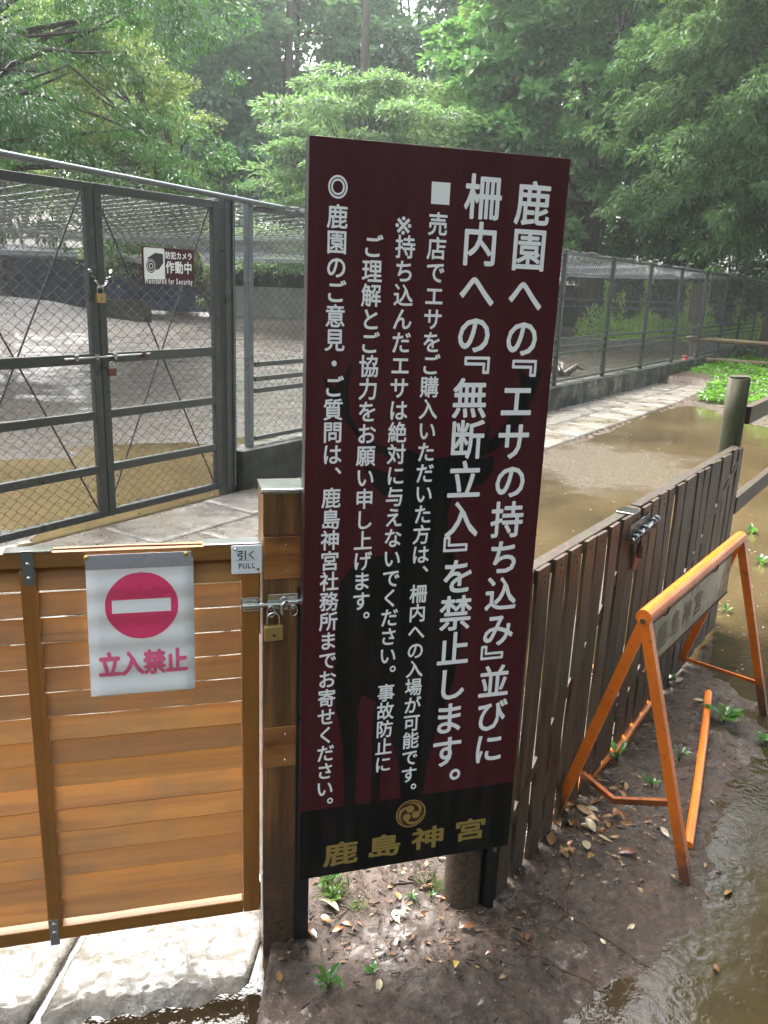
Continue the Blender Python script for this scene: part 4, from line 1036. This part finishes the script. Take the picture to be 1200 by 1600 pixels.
def tree(name, base, label, cat, c, R, nc, rc, nl, L, W, mat, style='round', trunk_r=.2, trunk_h=None, droop=.3, inner=.5, lump=.22, seed=0, group=None, limbs=26, flat_=.75, zlo=-.9, extra=None, bark=M_bark, nb=0, bl=(.9, .5, .35)):
    rg = np.random.default_rng(seed + 100)
    e = empty(name, (base[0], base[1], 0)); tag(e, label, cat, group)
    B = np.array([base[0], base[1], 0.0]); c = np.array(c, float) - B; 
    if style == 'tiers':
        C = []; D = []
        for k in range(nc):
            t = rg.random(); lay = math.floor(t * 7) / 7; z = c[2] + R[2] * (lay * 2 - 1) + rg.normal(0, .08)
            rad = R[0] * (1.0 - .55 * lay ** 1.5) * (rg.random() ** .5) * (1 + .2 * math.sin(lay * 20)); a = rg.random() * 2 * np.pi
            C.append((c[0] + rad * math.cos(a), c[1] + rad * math.sin(a), z - .12 * rad)); D.append((math.cos(a), math.sin(a), .3))
        C = np.array(C); D = np.array(D)
    elif style == 'cone':
        t = rg.random(nc) ** 1.3; a = rg.random(nc) * 2 * np.pi
        prof = np.clip((1 - t) ** .6 * (.55 + .9 * t * (1 - t) * 2 + .3), 0, 1.1)
        rad = R[0] * prof * (.45 + .55 * rg.random(nc) ** .4) * (1 + lump * np.sin(a * 3 + t * 14 + seed))
        C = np.stack([c[0] + rad * np.cos(a), c[1] + rad * np.sin(a), c[2] - R[2] + 2 * R[2] * t], 1); D = np.stack([np.cos(a), np.sin(a), .1 + 0 * a], 1)
    elif nb:                                                         # boughs with gaps between them, each a cluster of clumps
        Cb, Db_ = crown_pts(c, R, nb, rg, inner, lump, zlo, seed); k = rg.integers(0, len(Cb), nc); o = rg.normal(0, .5, (nc, 3))
        Dh = Db_ * [1, 1, .35]; Dh[:, 2] -= droop * .3; Dh /= np.linalg.norm(Dh, axis=1)[:, None]; Sd = np.cross(Dh, [0, 0, 1.0]); Sd /= np.linalg.norm(Sd, axis=1)[:, None]; Up = np.cross(Sd, Dh)
        C = Cb[k] + Dh[k] * (o[:, :1] * bl[0]) + Sd[k] * (o[:, 1:2] * bl[1]) + Up[k] * (o[:, 2:] * bl[2]) - np.array([0, 0, .12]) * (o[:, :1] ** 2) * bl[0]; D = Dh[k]
    else: C, D = crown_pts(c, R, nc, rg, inner, lump, zlo, seed)
    if extra is not None: C = np.concatenate([C, np.array(extra, float) - B]); D = np.concatenate([D, np.tile([[0, -1, -.2]], (len(extra), 1))])
    n = len(C); m = nl; rcs = rc * rg.uniform(.65, 1.35, n)
    d = unit(n * m, rg); d[:, 2] = np.where(rg.random(n * m) < flat_, np.abs(d[:, 2]), d[:, 2])
    bi = np.repeat(np.arange(n), m)
    fl = np.array([1, 1, .28 if style == 'tiers' else (.75 if style != 'cone' else .9)])
    P = C[bi] + d * fl * (rcs[bi] * (.35 + .65 * rg.random(n * m) ** .5))[:, None]
    dr = d * .8 + D[bi] * .6 + rg.normal(0, .45, (n * m, 3)); dr[:, 2] -= droop + .2 * rg.random(n * m)
    N = d * .5 + np.array([0, 0, .9]) + rg.normal(0, .45, (n * m, 3))
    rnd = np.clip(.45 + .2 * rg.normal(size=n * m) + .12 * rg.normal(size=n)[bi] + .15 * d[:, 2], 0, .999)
    rnd = np.where(rg.random(n * m) < .01, 1.0, rnd)
    if style in ('spray', 'cone'): N = rg.normal(0, .8, (n * m, 3)) + [0, -.2, .6]
    crown = leaves_from(P, dr, N, L * rg.uniform(.6, 1.3, n * m), W * rg.uniform(.7, 1.2, n * m), rnd, 'crown', mat, e)
    th = trunk_h if trunk_h else c[2] + R[2] * .5
    T = MB(); bend = rg.uniform(-.25, .25, 2)
    tp = lambda t: Vector((bend[0] * math.sin(t * 3) * trunk_r * 3 + c[0] * t, bend[1] * math.sin(t * 2.3) * trunk_r * 3 + c[1] * t, -.3 + (th + .3) * t))
    T.path([tp(k / 8) for k in range(9)], [trunk_r * (1.25 if k == 0 else 1 - .8 * k / 8) for k in range(9)], 9)
    for k in rg.choice(n, min(limbs, n), replace=False):
        t0 = rg.uniform(.3, .92); p0 = tp(t0); p1 = p0.lerp(Vector(C[k]), .86)
        if p1.z < p0.z - 1.5: t0 = .3; p0 = tp(t0)
        q = p0.lerp(p1, .5) + Vector((0, 0, .12 * (p1 - p0).length)); r0 = trunk_r * (1 - .8 * t0) * .5 + .01
        T.path([p0, p0.lerp(q, .6) + Vector(rg.normal(0, .05, 3)), q, q.lerp(p1, .6) + Vector(rg.normal(0, .06, 3)), p1], [r0, r0 * .8, r0 * .6, r0 * .4, r0 * .15], 5)
    T.build('trunk', bark, e)
    return e

G_ = 'trees round the deer pen'
# left: glossy drooping tree inside the pen
ex = [(-4.1 + random.gauss(0, .35), 12.6 + random.gauss(0, .4), random.uniform(1.7, 2.9)) for _ in range(22)] + [(-5.2 + random.gauss(0, .7), 12.0 + random.gauss(0, .4), random.uniform(1.9, 2.9)) for _ in range(22)]
tree('camphor_tree', (-8.3, 12.8), 'dense dark green drooping tree at the left edge above the wire gate', 'tree', (-6.0, 12.5, 4.9), (3.1, 2.6, 2.8), 1500, .22, 55, .09, .034, L_camphor, trunk_r=.17, droop=.75, inner=.6, seed=1, group=G_, limbs=70, extra=ex, nb=150, bl=(.7, .4, .3))
tree('olive_green_tree', (-3.25, 17.2), 'fine-leaved yellowish green tree right of the dark drooping tree', 'tree', (-4.9, 16.2, 4.1), (1.6, 1.5, 2.4), 800, .18, 55, .075, .035, L_yellow, trunk_r=.13, droop=.3, seed=2, group=G_, limbs=40, nb=85, bl=(.5, .35, .22), inner=.6)
tree('layered_tree', (-.6, 27.5), 'pale green tree with flat layered branches behind the sign top', 'tree', (-.9, 26.5, 5.1), (4.2, 3.2, 2.7), 210, .75, 190, .17, .075, L_tier, 'tiers', trunk_r=.17, droop=.35, seed=3, group=G_, limbs=60)
tree('round_cedar', (2.7, 31), 'soft rounded cedar directly above the top edge of the sign', 'tree', (2.7, 30.5, 6.3), (2.3, 2.2, 5.2), 900, .3, 80, .15, .045, L_con, 'cone', trunk_r=.2, droop=.35, lump=.12, seed=4, group=G_, limbs=20)
tree('broadleaf_tree', (6.6, 29.0), 'large bright broad-leaved tree above the right corner of the sign', 'tree', (6.55, 28.2, 8.5), (5.3, 3.6, 7.1), 2600, .36, 50, .27, .17, L_broad, trunk_r=.28, droop=.05, inner=.6, lump=.14, seed=5, group=G_, limbs=14, flat_=.95, nb=330, bl=(1.0, .8, .38))
tree('cypress_tree', (9.2, 20.6), 'yellow-green cypress with hanging sprays at the right edge', 'tree', (9.0, 20.0, 6.6), (3.5, 2.6, 5.2), 1900, .24, 60, .17, .06, L_cyp, 'spray', trunk_r=.24, droop=.65, inner=.72, lump=.2, seed=6, group=G_, limbs=30, flat_=.5, nb=170, bl=(1.0, .5, .3))
# farther trees fading in the haze
far = [(-12, 46, 8.5, 5, 7.5), (9.5, 50, 12.5, 5.4, 10.5), (20, 44, 11, 5.4, 9.5), (-14, 30, 8.5, 4.2, 5.5), (-9.5, 38, 9, 4.4, 6.5), (-4.8, 42, 10.5, 4.6, 7.2), (.8, 44, 11.2, 4.6, 7.5), (6.0, 42, 12, 4.6, 8.4), (11.5, 36, 10, 4.6, 8.2), (16.5, 33, 9.5, 4.6, 8), (-20, 38, 9.5, 5, 7), (-26, 30, 8, 4.6, 6.5), (21, 29, 8.5, 4.6, 7.5)]
wh = ['in the back row behind the camphor', 'in the back row, above sign right corner', 'in the back row at the right', 'behind the olive tree', 'left of the layered tree', 'left of the layered tree, farther back', 'behind the layered tree', 'behind the rounded cedar', 'behind the big broad-leaved tree', 'behind the cypress at the right edge', 'far behind the drooping tree', 'beyond the left edge', 'beyond the right edge']
for i, (x, y, zc, r, rz) in enumerate(far):
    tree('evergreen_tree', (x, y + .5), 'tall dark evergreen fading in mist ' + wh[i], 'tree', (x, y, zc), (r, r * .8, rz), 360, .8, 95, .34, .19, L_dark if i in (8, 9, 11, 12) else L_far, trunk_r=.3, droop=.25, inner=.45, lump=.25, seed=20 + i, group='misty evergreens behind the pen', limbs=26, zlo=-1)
for i, (x, y) in enumerate(((-1.5, 36.8), (-4.6, 37.2), (3.2, 36.6))):
    m = MB(); m.path([(0, 0, -.3), (.1, 0, 4), (-.05, 0, 9), (.1, 0, 15)], [.3, .24, .19, .1], 9)
    o = m.build('bare_tree', M_bark, None, loc=(x, y, 0)); tag(o, 'bare dark cedar trunk in the mist ' + ('just left of the sign top', 'farthest left, behind the camera sign', 'above the middle of the sign')[i], 'trunk', 'bare trunks in the mist')
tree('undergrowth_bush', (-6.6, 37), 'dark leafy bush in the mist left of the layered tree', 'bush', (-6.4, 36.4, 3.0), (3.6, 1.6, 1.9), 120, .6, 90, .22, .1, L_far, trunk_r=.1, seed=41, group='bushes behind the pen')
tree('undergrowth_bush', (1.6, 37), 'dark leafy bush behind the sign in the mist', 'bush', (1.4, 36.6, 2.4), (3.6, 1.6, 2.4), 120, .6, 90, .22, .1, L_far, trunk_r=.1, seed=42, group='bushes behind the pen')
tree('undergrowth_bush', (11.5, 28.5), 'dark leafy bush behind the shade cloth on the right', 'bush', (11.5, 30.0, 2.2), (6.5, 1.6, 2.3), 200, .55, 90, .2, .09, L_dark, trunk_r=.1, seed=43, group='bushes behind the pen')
# big trees whose crowns are above the frame on the right
tree('overhanging_tree', (9.2, 8.2), 'tall evergreen whose crown hangs above the right side, out of the picture', 'tree', (8.3, 8.2, 8.6), (3.9, 3.9, 3.4), 420, .6, 70, .2, .1, L_dark, trunk_r=.25, seed=51, group=G_, limbs=30)
tree('overhanging_tree', (5.6, -2.6), 'added unseen broad evergreen shading the near ground from behind on the right', 'tree', (3.0, .2, 6.6), (4.6, 4.0, 1.7), 290, .7, 55, .22, .12, L_dark, trunk_r=.25, seed=55, group=G_, limbs=30)  # added unseen crown, cuts the sky light on the near things
for i, (x, y) in enumerate(((-17, 2), (-14, -7), (-8, -12), (-2, -14), (4, -13.5), (10, -10), (14, -4), (17, 4))):  # added tree row, unseen, keeps low sky light off upright surfaces
    tree('added_row_tree', (x, y), 'leafy tree in an added row blocking low sky light, out of the picture', 'tree', (x, y, 3.6), (4.4, 3.4, 4.4), 230, .9, 45, .4, .24, L_dark, trunk_r=.25, seed=80 + i, group='added tree row behind the viewer', limbs=12, zlo=-1)

# shrub in the pen and plants by the log rails
def bush(name, x, y, R, n, L, W, mat, label, seed, upright=.6, group=None, tops=()):
    rg = np.random.default_rng(seed); e = empty(name, (x, y, 0)); tag(e, label, 'shrub', group)
    P = unit(n, rg) * np.array(R) * (rg.random(n) ** .4)[:, None]; P[:, 2] = np.abs(P[:, 2])
    P[:, 2] *= 1 + .35 * np.sin(P[:, 0] * 3.1 + seed) * np.cos(P[:, 1] * 2)
    for (tx, tz, tn) in tops:
        q = np.stack([tx + rg.normal(0, .07, tn), rg.normal(0, .1, tn), R[2] * .7 + rg.random(tn) * (tz - R[2] * .7)], 1); P = np.concatenate([P, q])
    n = len(P); D = P / np.array(R) * .6 + rg.normal(0, .5, (n, 3)); D[:, 2] += upright
    leaves_from(P, D, rg.normal(0, .5, (n, 3)) + [0, 0, 1], L * rg.uniform(.6, 1.3, n), W * rg.uniform(.7, 1.2, n), np.clip(.5 + .25 * rg.normal(size=n), 0, .99), 'foliage', mat, e)
    m = MB()
    for k in range(14):
        a = rg.random() * 6.28; r = rg.random() * .7
        m.path([(R[0] * .2 * math.cos(a) * r, R[1] * .2 * math.sin(a) * r, -.05), (R[0] * r * .6 * math.cos(a), R[1] * r * .6 * math.sin(a), R[2] * .5), (R[0] * r * math.cos(a), R[1] * r * math.sin(a), R[2] * .9)], [.014, .01, .005], 5)
    m.build('stems', M_twig, e)
bush('shrub', 6.5, 24.3, (1.3, .9, 1.05), 2600, .15, .05, L_shrub, 'bright leafy shrub inside the pen behind the first panel right of the sign', 61, group='leafy shrubs in the pen', tops=((-.4, 1.75, 90), (.0, 1.5, 60)))
bush('shrub', 8.4, 25.2, (1.5, .9, 1.15), 3200, .15, .05, L_shrub, 'wide leafy shrub in the pen behind the second panel right of the sign', 62, group='leafy shrubs in the pen', tops=((-.9, 2.1, 120), (.3, 1.8, 90), (.8, 1.85, 80)))
bush('shrub', 11.2, 26.3, (1.5, .9, .95), 2600, .15, .05, L_shrub, 'leafy shrub in the pen behind the weathered board', 63, group='leafy shrubs in the pen', tops=((-.5, 1.5, 60),))
bush('shrub', 14.2, 26.5, (2.4, 1.2, 1.5), 3600, .18, .07, L_broad, 'green shrub beyond the log rails at the right edge', 64, group='leafy shrubs in the pen')
def in_cover(x, y):
    px, py = x - PF[0], y - PF[1]; perp = px * FD[1] - py * FD[0]; s = px * FD[0] + py * FD[1]
    edge = 10.4 + .3 * np.sin(x * 2.3)
    return (perp > .12) & (y > edge) & (x > 4.85 + .25 * np.sin(y * 1.9) + .12 * np.sin(y * 5)) & ((s > 11.25) | (perp > 1.25))
rg = np.random.default_rng(77); n = 90000
X = 4.6 + 14 * rg.random(n) ** 1.4; Y = 9.5 + 19 * rg.random(n) ** 1.3; ok = in_cover(X, Y); X, Y = X[ok], Y[ok]
keep = rg.random(len(X)) < np.clip(.85 + fbm(X * 1.2, Y * 1.2, 2, 71), 0, 1); X, Y = X[keep], Y[keep]
hh = (.17 + .28 * fbm(X * .9, Y * .9, 3, 73)); hh = np.clip(hh, .05, .5) * (.35 + .65 * rg.random(len(X)) ** .5)
P = np.stack([X, Y, hh + .02], 1); n = len(P); D = rg.normal(0, .8, (n, 3)); D[:, 2] = D[:, 2] * .3 - .05
tag(leaves_from(P, D, rg.normal(0, .35, (n, 3)) + [0, 0, 1], rg.uniform(.05, .1, n), rg.uniform(.04, .07, n), np.clip(.5 + .28 * rg.normal(size=n), 0, 1), 'ground_cover', L_cover, None), 'bright green ground plants below the log rails', 'plants', kind='stuff')

# ------------------------------------------------------------------ weeds, leaves, twigs, pebbles near the camera
def leaf_mesh(L, W, bend, mat, name='leaf'):
    m = MB(); vs = []; n = 6
    for i in range(n + 1):
        t = i / n; w_ = W / 2 * math.sin(math.pi * min(1, t ** .8 * .97 + .03)) ; z = bend * math.sin(t * 2.4) * L
        vs += [(-w_, L * t, z + w_ * .35), (0, L * t, z), (w_, L * t, z + w_ * .35)]
    fs = []
    for i in range(n):
        for j in (0, 1): a = 3 * i + j; fs.append((a, a + 1, a + 4, a + 3))
    m.add(vs, fs, True); me = m.mesh(name); me.materials.append(mat)
    a = me.attributes.new('rnd', 'FLOAT', 'POINT'); a.data.foreach_set('value', [random.uniform(.2, .9)] * len(me.vertices)); return me
WM = [leaf_mesh(1, .45, .12, L_weed) for _ in range(3)] + [leaf_mesh(1, .5, .2, L_cover)]
def weed(x, y, n, L, label, lift=35, mat=None, rise=.03, wide=1.0):
    z = float(gh(x, y)); e = empty('weed', (x, y, z)); tag(e, label, 'weed', 'weeds growing in the mud')
    m = MB()
    for k in range(n):
        a = 6.28 * k / n + random.uniform(-.4, .4); h = rise * random.uniform(.3, 1.2); r = h * .4
        bx, by = r * math.cos(a), r * math.sin(a)
        o = link('leaf', WM[k % 4], e, (bx, by, h), (R_(lift * random.uniform(.2, 1.1)), R_(random.uniform(-20, 20)), a - math.pi / 2))
        s_ = L * random.uniform(.65, 1.15); o.scale = (s_ * wide, s_, s_)
        m.path([(0, 0, -.005), (bx * .5, by * .5, h * .6), (bx, by, h)], [.0016, .0013, .001], 5)
    m.build('stem', L_weed, e)
weed(-.079, 1.44, 8, .042, 'glossy green seedling in the mud at the bottom centre', 30, rise=.022)
weed(.014, 1.491, 7, .016, 'tiny round-leaved seedling beside a pale dead leaf near the bottom', 15, rise=.010, wide=1.5)
weed(-.105, 1.765, 11, .036, 'low green weed clump just right of the left sign leg', 30, rise=.022)
weed(-.085, 1.70, 8, .026, 'small weed in front of the clump by the left sign leg', 30, rise=.016)
weed(.225, 1.83, 9, .036, 'green weed left of the round brown post under the sign', 40, rise=.022)
weed(.235, 1.93, 8, .032, 'green weed behind the one left of the round post', 45)
weed(.105, 1.715, 5, .018, 'tiny weed in the middle of the mud under the sign', 25, rise=.008)
weed(.155, 1.72, 4, .016, 'tiny weed in front of the thin grass tuft under the sign', 25, rise=.008)
weed(1.263, 2.70, 11, .075, 'largest glossy weed, right of the loose orange pipe', 30, rise=.03)
weed(1.145, 2.97, 6, .045, 'small weed left of the loose orange pipe end', 30)
weed(1.37, 2.60, 7, .04, 'weed at the water edge right of the largest one', 25, rise=.015)
weed(.80, 2.42, 8, .04, 'small weed beside the fallen orange tube', 40)
weed(.87, 2.27, 6, .028, 'small weed in front of the fallen tube, inside the barricade', 30)
weed(1.01, 2.43, 6, .03, 'low weed inside the barricade on the open mud', 20)
weed(1.72, 3.85, 7, .04, 'weed at the far foot of the board fence', 40)
weed(2.24, 4.65, 9, .06, 'bright weed standing in shallow water right of the round post', 40)
weed(2.45, 5.3, 8, .06, 'second bright weed in shallow water beyond the round post', 40)
weed(2.15, 4.1, 7, .04, 'small weed in shallow water near the far barricade leg', 30)
def grass_tuft(x, y, n, h, label):
    rg = np.random.default_rng(int(abs(x) * 1000)); z = float(gh(x, y)); e = empty('grass_tuft', (x, y, z))
    P = np.stack([rg.normal(0, h * .25, n), rg.normal(0, h * .2, n), np.zeros(n)], 1); D = rg.normal(0, .75, (n, 3)); D[:, 2] = 1
    leaves_from(P, D, rg.normal(0, 1, (n, 3)), h * rg.uniform(.4, 1.1, n), np.full(n, .0019), rg.random(n) * .9, 'blades', L_yellow, e)
    tag(e, label, 'grass', 'grass tufts on the mud')
grass_tuft(-.085, 1.72, 80, .06, 'thin grass tuft close to the left leg of the sign')
grass_tuft(-.03, 1.67, 30, .04, 'sparse grass in front of the left sign leg')
grass_tuft(.165, 1.765, 45, .06, 'thin grass tuft in the middle of the gap under the sign')
rgd = random.Random(5)
DM = [[leaf_mesh(1, .42, b, d, 'fallen_leaf') for b in (.12, -.1, .2)] for d in DEAD]
cn = ['tan', 'dark brown', 'pale', 'yellow', 'orange-brown']
def fallen(x, y, L, ci, where, rz=None, curl=None):
    o = link('fallen_leaf', DM[ci][rgd.randrange(3)], None, (x, y, max(float(gh(x, y)), WATER_Z) + .004 + rgd.random() * .004), (R_(rgd.uniform(-18, 18)), R_(rgd.uniform(-25, 25)), rz if rz is not None else rgd.uniform(0, 6.28)))
    o.scale = (L, L, L); tag(o, cn[ci] + ' dead leaf lying ' + where, 'leaf', 'dead leaves ' + where)
for k in range(64):
    t = rgd.random(); x = .44 + .32 * t + rgd.gauss(0, .05); y = 2.0 + .25 * t * rgd.random() + rgd.gauss(0, .07)
    fallen(x, y, rgd.uniform(.03, .062), rgd.choice((0, 0, 0, 1, 2, 4, 0)), 'in the leaf pile at the barricade foot')
for k in range(16): fallen(1.12 + rgd.gauss(0, .1), 2.95 + rgd.gauss(0, .1), rgd.uniform(.03, .06), rgd.choice((0, 0, 1, 2)), 'on the mud behind the barricade')
for k in range(26): fallen(rgd.uniform(-.12, .3), rgd.uniform(1.55, 2.1), rgd.uniform(.02, .045), rgd.choice((0, 2, 2, 1, 4)), 'on the mud under the sign')
for k in range(14): fallen(rgd.uniform(.35, 1.0), rgd.uniform(1.5, 2.7), rgd.uniform(.02, .05), rgd.choice((0, 1, 2, 1)), 'on the open mud right of the sign')
fallen(.204, 1.528, .034, 3, 'alone on the mud, the yellow one below the sign', 2.9)
fallen(.032, 1.468, .036, 2, 'below the tiny round-leaved seedling', 3.0)
fallen(-.185, 1.452, .036, 0, 'beside the slab edge near the bottom left', .2)
fallen(-.07, 1.655, .06, 2, 'next to the left sign leg', 1.0)
rg = np.random.default_rng(15); n = 900
X = np.concatenate([rg.normal(.62, .17, 320), rg.uniform(-.2, .42, 380), rg.normal(1.05, .2, 200)]); Y = np.concatenate([rg.normal(2.08, .14, 320), rg.uniform(1.5, 2.5, 380), rg.normal(2.7, .25, 200)])
Z = gh(X, Y); ok = Z > WATER_Z; X, Y, Z = X[ok], Y[ok], Z[ok]; n = len(X)
D = rg.normal(0, 1, (n, 3)); D[:, 2] = rg.normal(0, .15, n)
tag(leaves_from(np.stack([X, Y, Z + .003], 1), D, rg.normal(0, .25, (n, 3)) + [0, 0, 1], rg.uniform(.008, .026, n), rg.uniform(.005, .014, n), rg.random(n), 'leaf_litter', M_litter, None, .1), 'broken bits of dead leaves trodden in the mud', 'leaf litter', kind='stuff')
# debris: small bits of bark, twigs and grit
m = MB(); rr = random.Random(9)
for k in range(1500):
    if k % 3: x = rr.uniform(-.2, .45); y = rr.uniform(1.5, 2.6)
    else: x = rr.uniform(-.2, 1.4); y = rr.uniform(1.25, 3.0)
    h = float(gh(x, y))
    if h < WATER_Z + .004: continue
    a = rr.uniform(0, 6.28); L = rr.uniform(.004, .022); w2 = rr.uniform(.001, .003)
    m.bar((x, y, h + .002), (x + L * math.cos(a), y + L * math.sin(a), h + .003 + rr.uniform(0, .004)), w2, w2)
tag(m.build('wood_debris', M_debris, None), 'scattered bark bits and short twigs on the mud', 'debris', kind='stuff')
m = MB()
for k in range(420):
    x = rr.uniform(-.22, 1.3); y = rr.uniform(1.2, 2.9); h = float(gh(x, y))
    if h < WATER_Z: continue
    m.ball((x, y, h + .0005), rr.uniform(.0015, .0055) , 6, rr.uniform(.5, .8))
tag(m.build('pebbles', M_pebble, None), 'tiny wet pebbles pressed in the mud', 'pebbles', kind='stuff')
twl = ['right of the sign\'s right leg', 'between the sign leg and the barricade foot', 'at the bottom left beside the slab', 'under the sign, left of the round post', 'crossing the mud near the leaf pile', 'inside the barricade']
for (p, q) in (((.33, 1.62), (.62, 1.45)), ((.4, 1.78), (.7, 1.55)), ((-.16, 1.30), (-.02, 1.29)), ((.03, 1.78), (.2, 1.76)), ((.55, 1.9), (.42, 1.6)), ((1.0, 2.5), (.86, 2.2))):
    pts = []
    for i in range(6):
        t = i / 5; x = p[0] + (q[0] - p[0]) * t + rr.gauss(0, .008); y = p[1] + (q[1] - p[1]) * t + rr.gauss(0, .008); pts.append((x, y, float(gh(x, y)) + .004))
    m = MB(); m.path(pts, [.0025, .0024, .0022, .0018, .0014, .0008], 5)
    tag(m.build('twig', M_twig, None), 'thin dark twig pressed in the mud ' + twl.pop(0), 'twig', 'thin twigs on the mud')
rg = np.random.default_rng(25); n = 500
S_ = rg.uniform(-3.5, 1.0, n); Q = rg.uniform(-1.8, 1.0, n) ** 1; X = PF[0] + FD[0] * S_ + FD[1] * Q; Y = PF[1] + FD[1] * S_ - FD[0] * Q
D = rg.normal(0, 1, (n, 3)); D[:, 2] = rg.normal(0, .1, n); Z = np.where(Q > 0, .022, np.maximum(gh(X, Y), WATER_Z) + .004)
tag(leaves_from(np.stack([X, Y, Z], 1), D, rg.normal(0, .15, (n, 3)) + [0, 0, 1], rg.uniform(.012, .045, n), rg.uniform(.008, .02, n), rg.random(n), 'apron_litter', M_debris, None, .05), 'dark bits of leaves and bark washed up by the wire gate', 'leaf litter', kind='stuff')
# bubbles and floating specks on the puddles
m = MB()
for k in range(520):
    if k % 3 == 0: x = rr.uniform(.9, 3.2); y = rr.uniform(3.5, 11)
    elif k % 3 == 1 or k % 9: x = rr.uniform(1.2, 2.6); y = rr.uniform(2.4, 5.0)
    else: x = rr.uniform(.5, 1.3); y = rr.uniform(1.2, 2.4)
    if float(gh(x, y)) > WATER_Z - .001: continue
    r = rr.uniform(.001, .0035) * (1 + .25 * y); a = rr.uniform(0, 3.1)
    if rr.random() < .5: m.ball((x, y, WATER_Z), r * .8, 8, .6)
    else: m.path([(x + r * 2 * math.cos(a + t) , y + r * 1.4 * math.sin(a + t), WATER_Z + .001) for t in (0, .5, 1.0, 1.5, 2.0)], r * .22, 4)
tag(m.build('rain_bubbles', M_bubble, None), 'small rain bubbles and splashes floating on the brown puddles', 'bubbles', kind='stuff')

# ------------------------------------------------------------------ haze
hz = MB().box(-92, 92, -44, 96, -1.2, 24); hm = bpy.data.materials.new('haze_air'); hm.use_nodes = True; t_ = hm.node_tree; t_.nodes.clear()
ho = t_.nodes.new('ShaderNodeOutputMaterial'); pv = t_.nodes.new('ShaderNodeVolumePrincipled')
pv.inputs['Color'].default_value = (.93, .97, 1, 1); pv.inputs['Density'].default_value = .0012; pv.inputs['Anisotropy'].default_value = .6
t_.links.new(pv.outputs[0], ho.inputs['Volume'])
tag(hz.build('haze', hm), 'thin rain mist in the air', 'haze', kind='stuff')
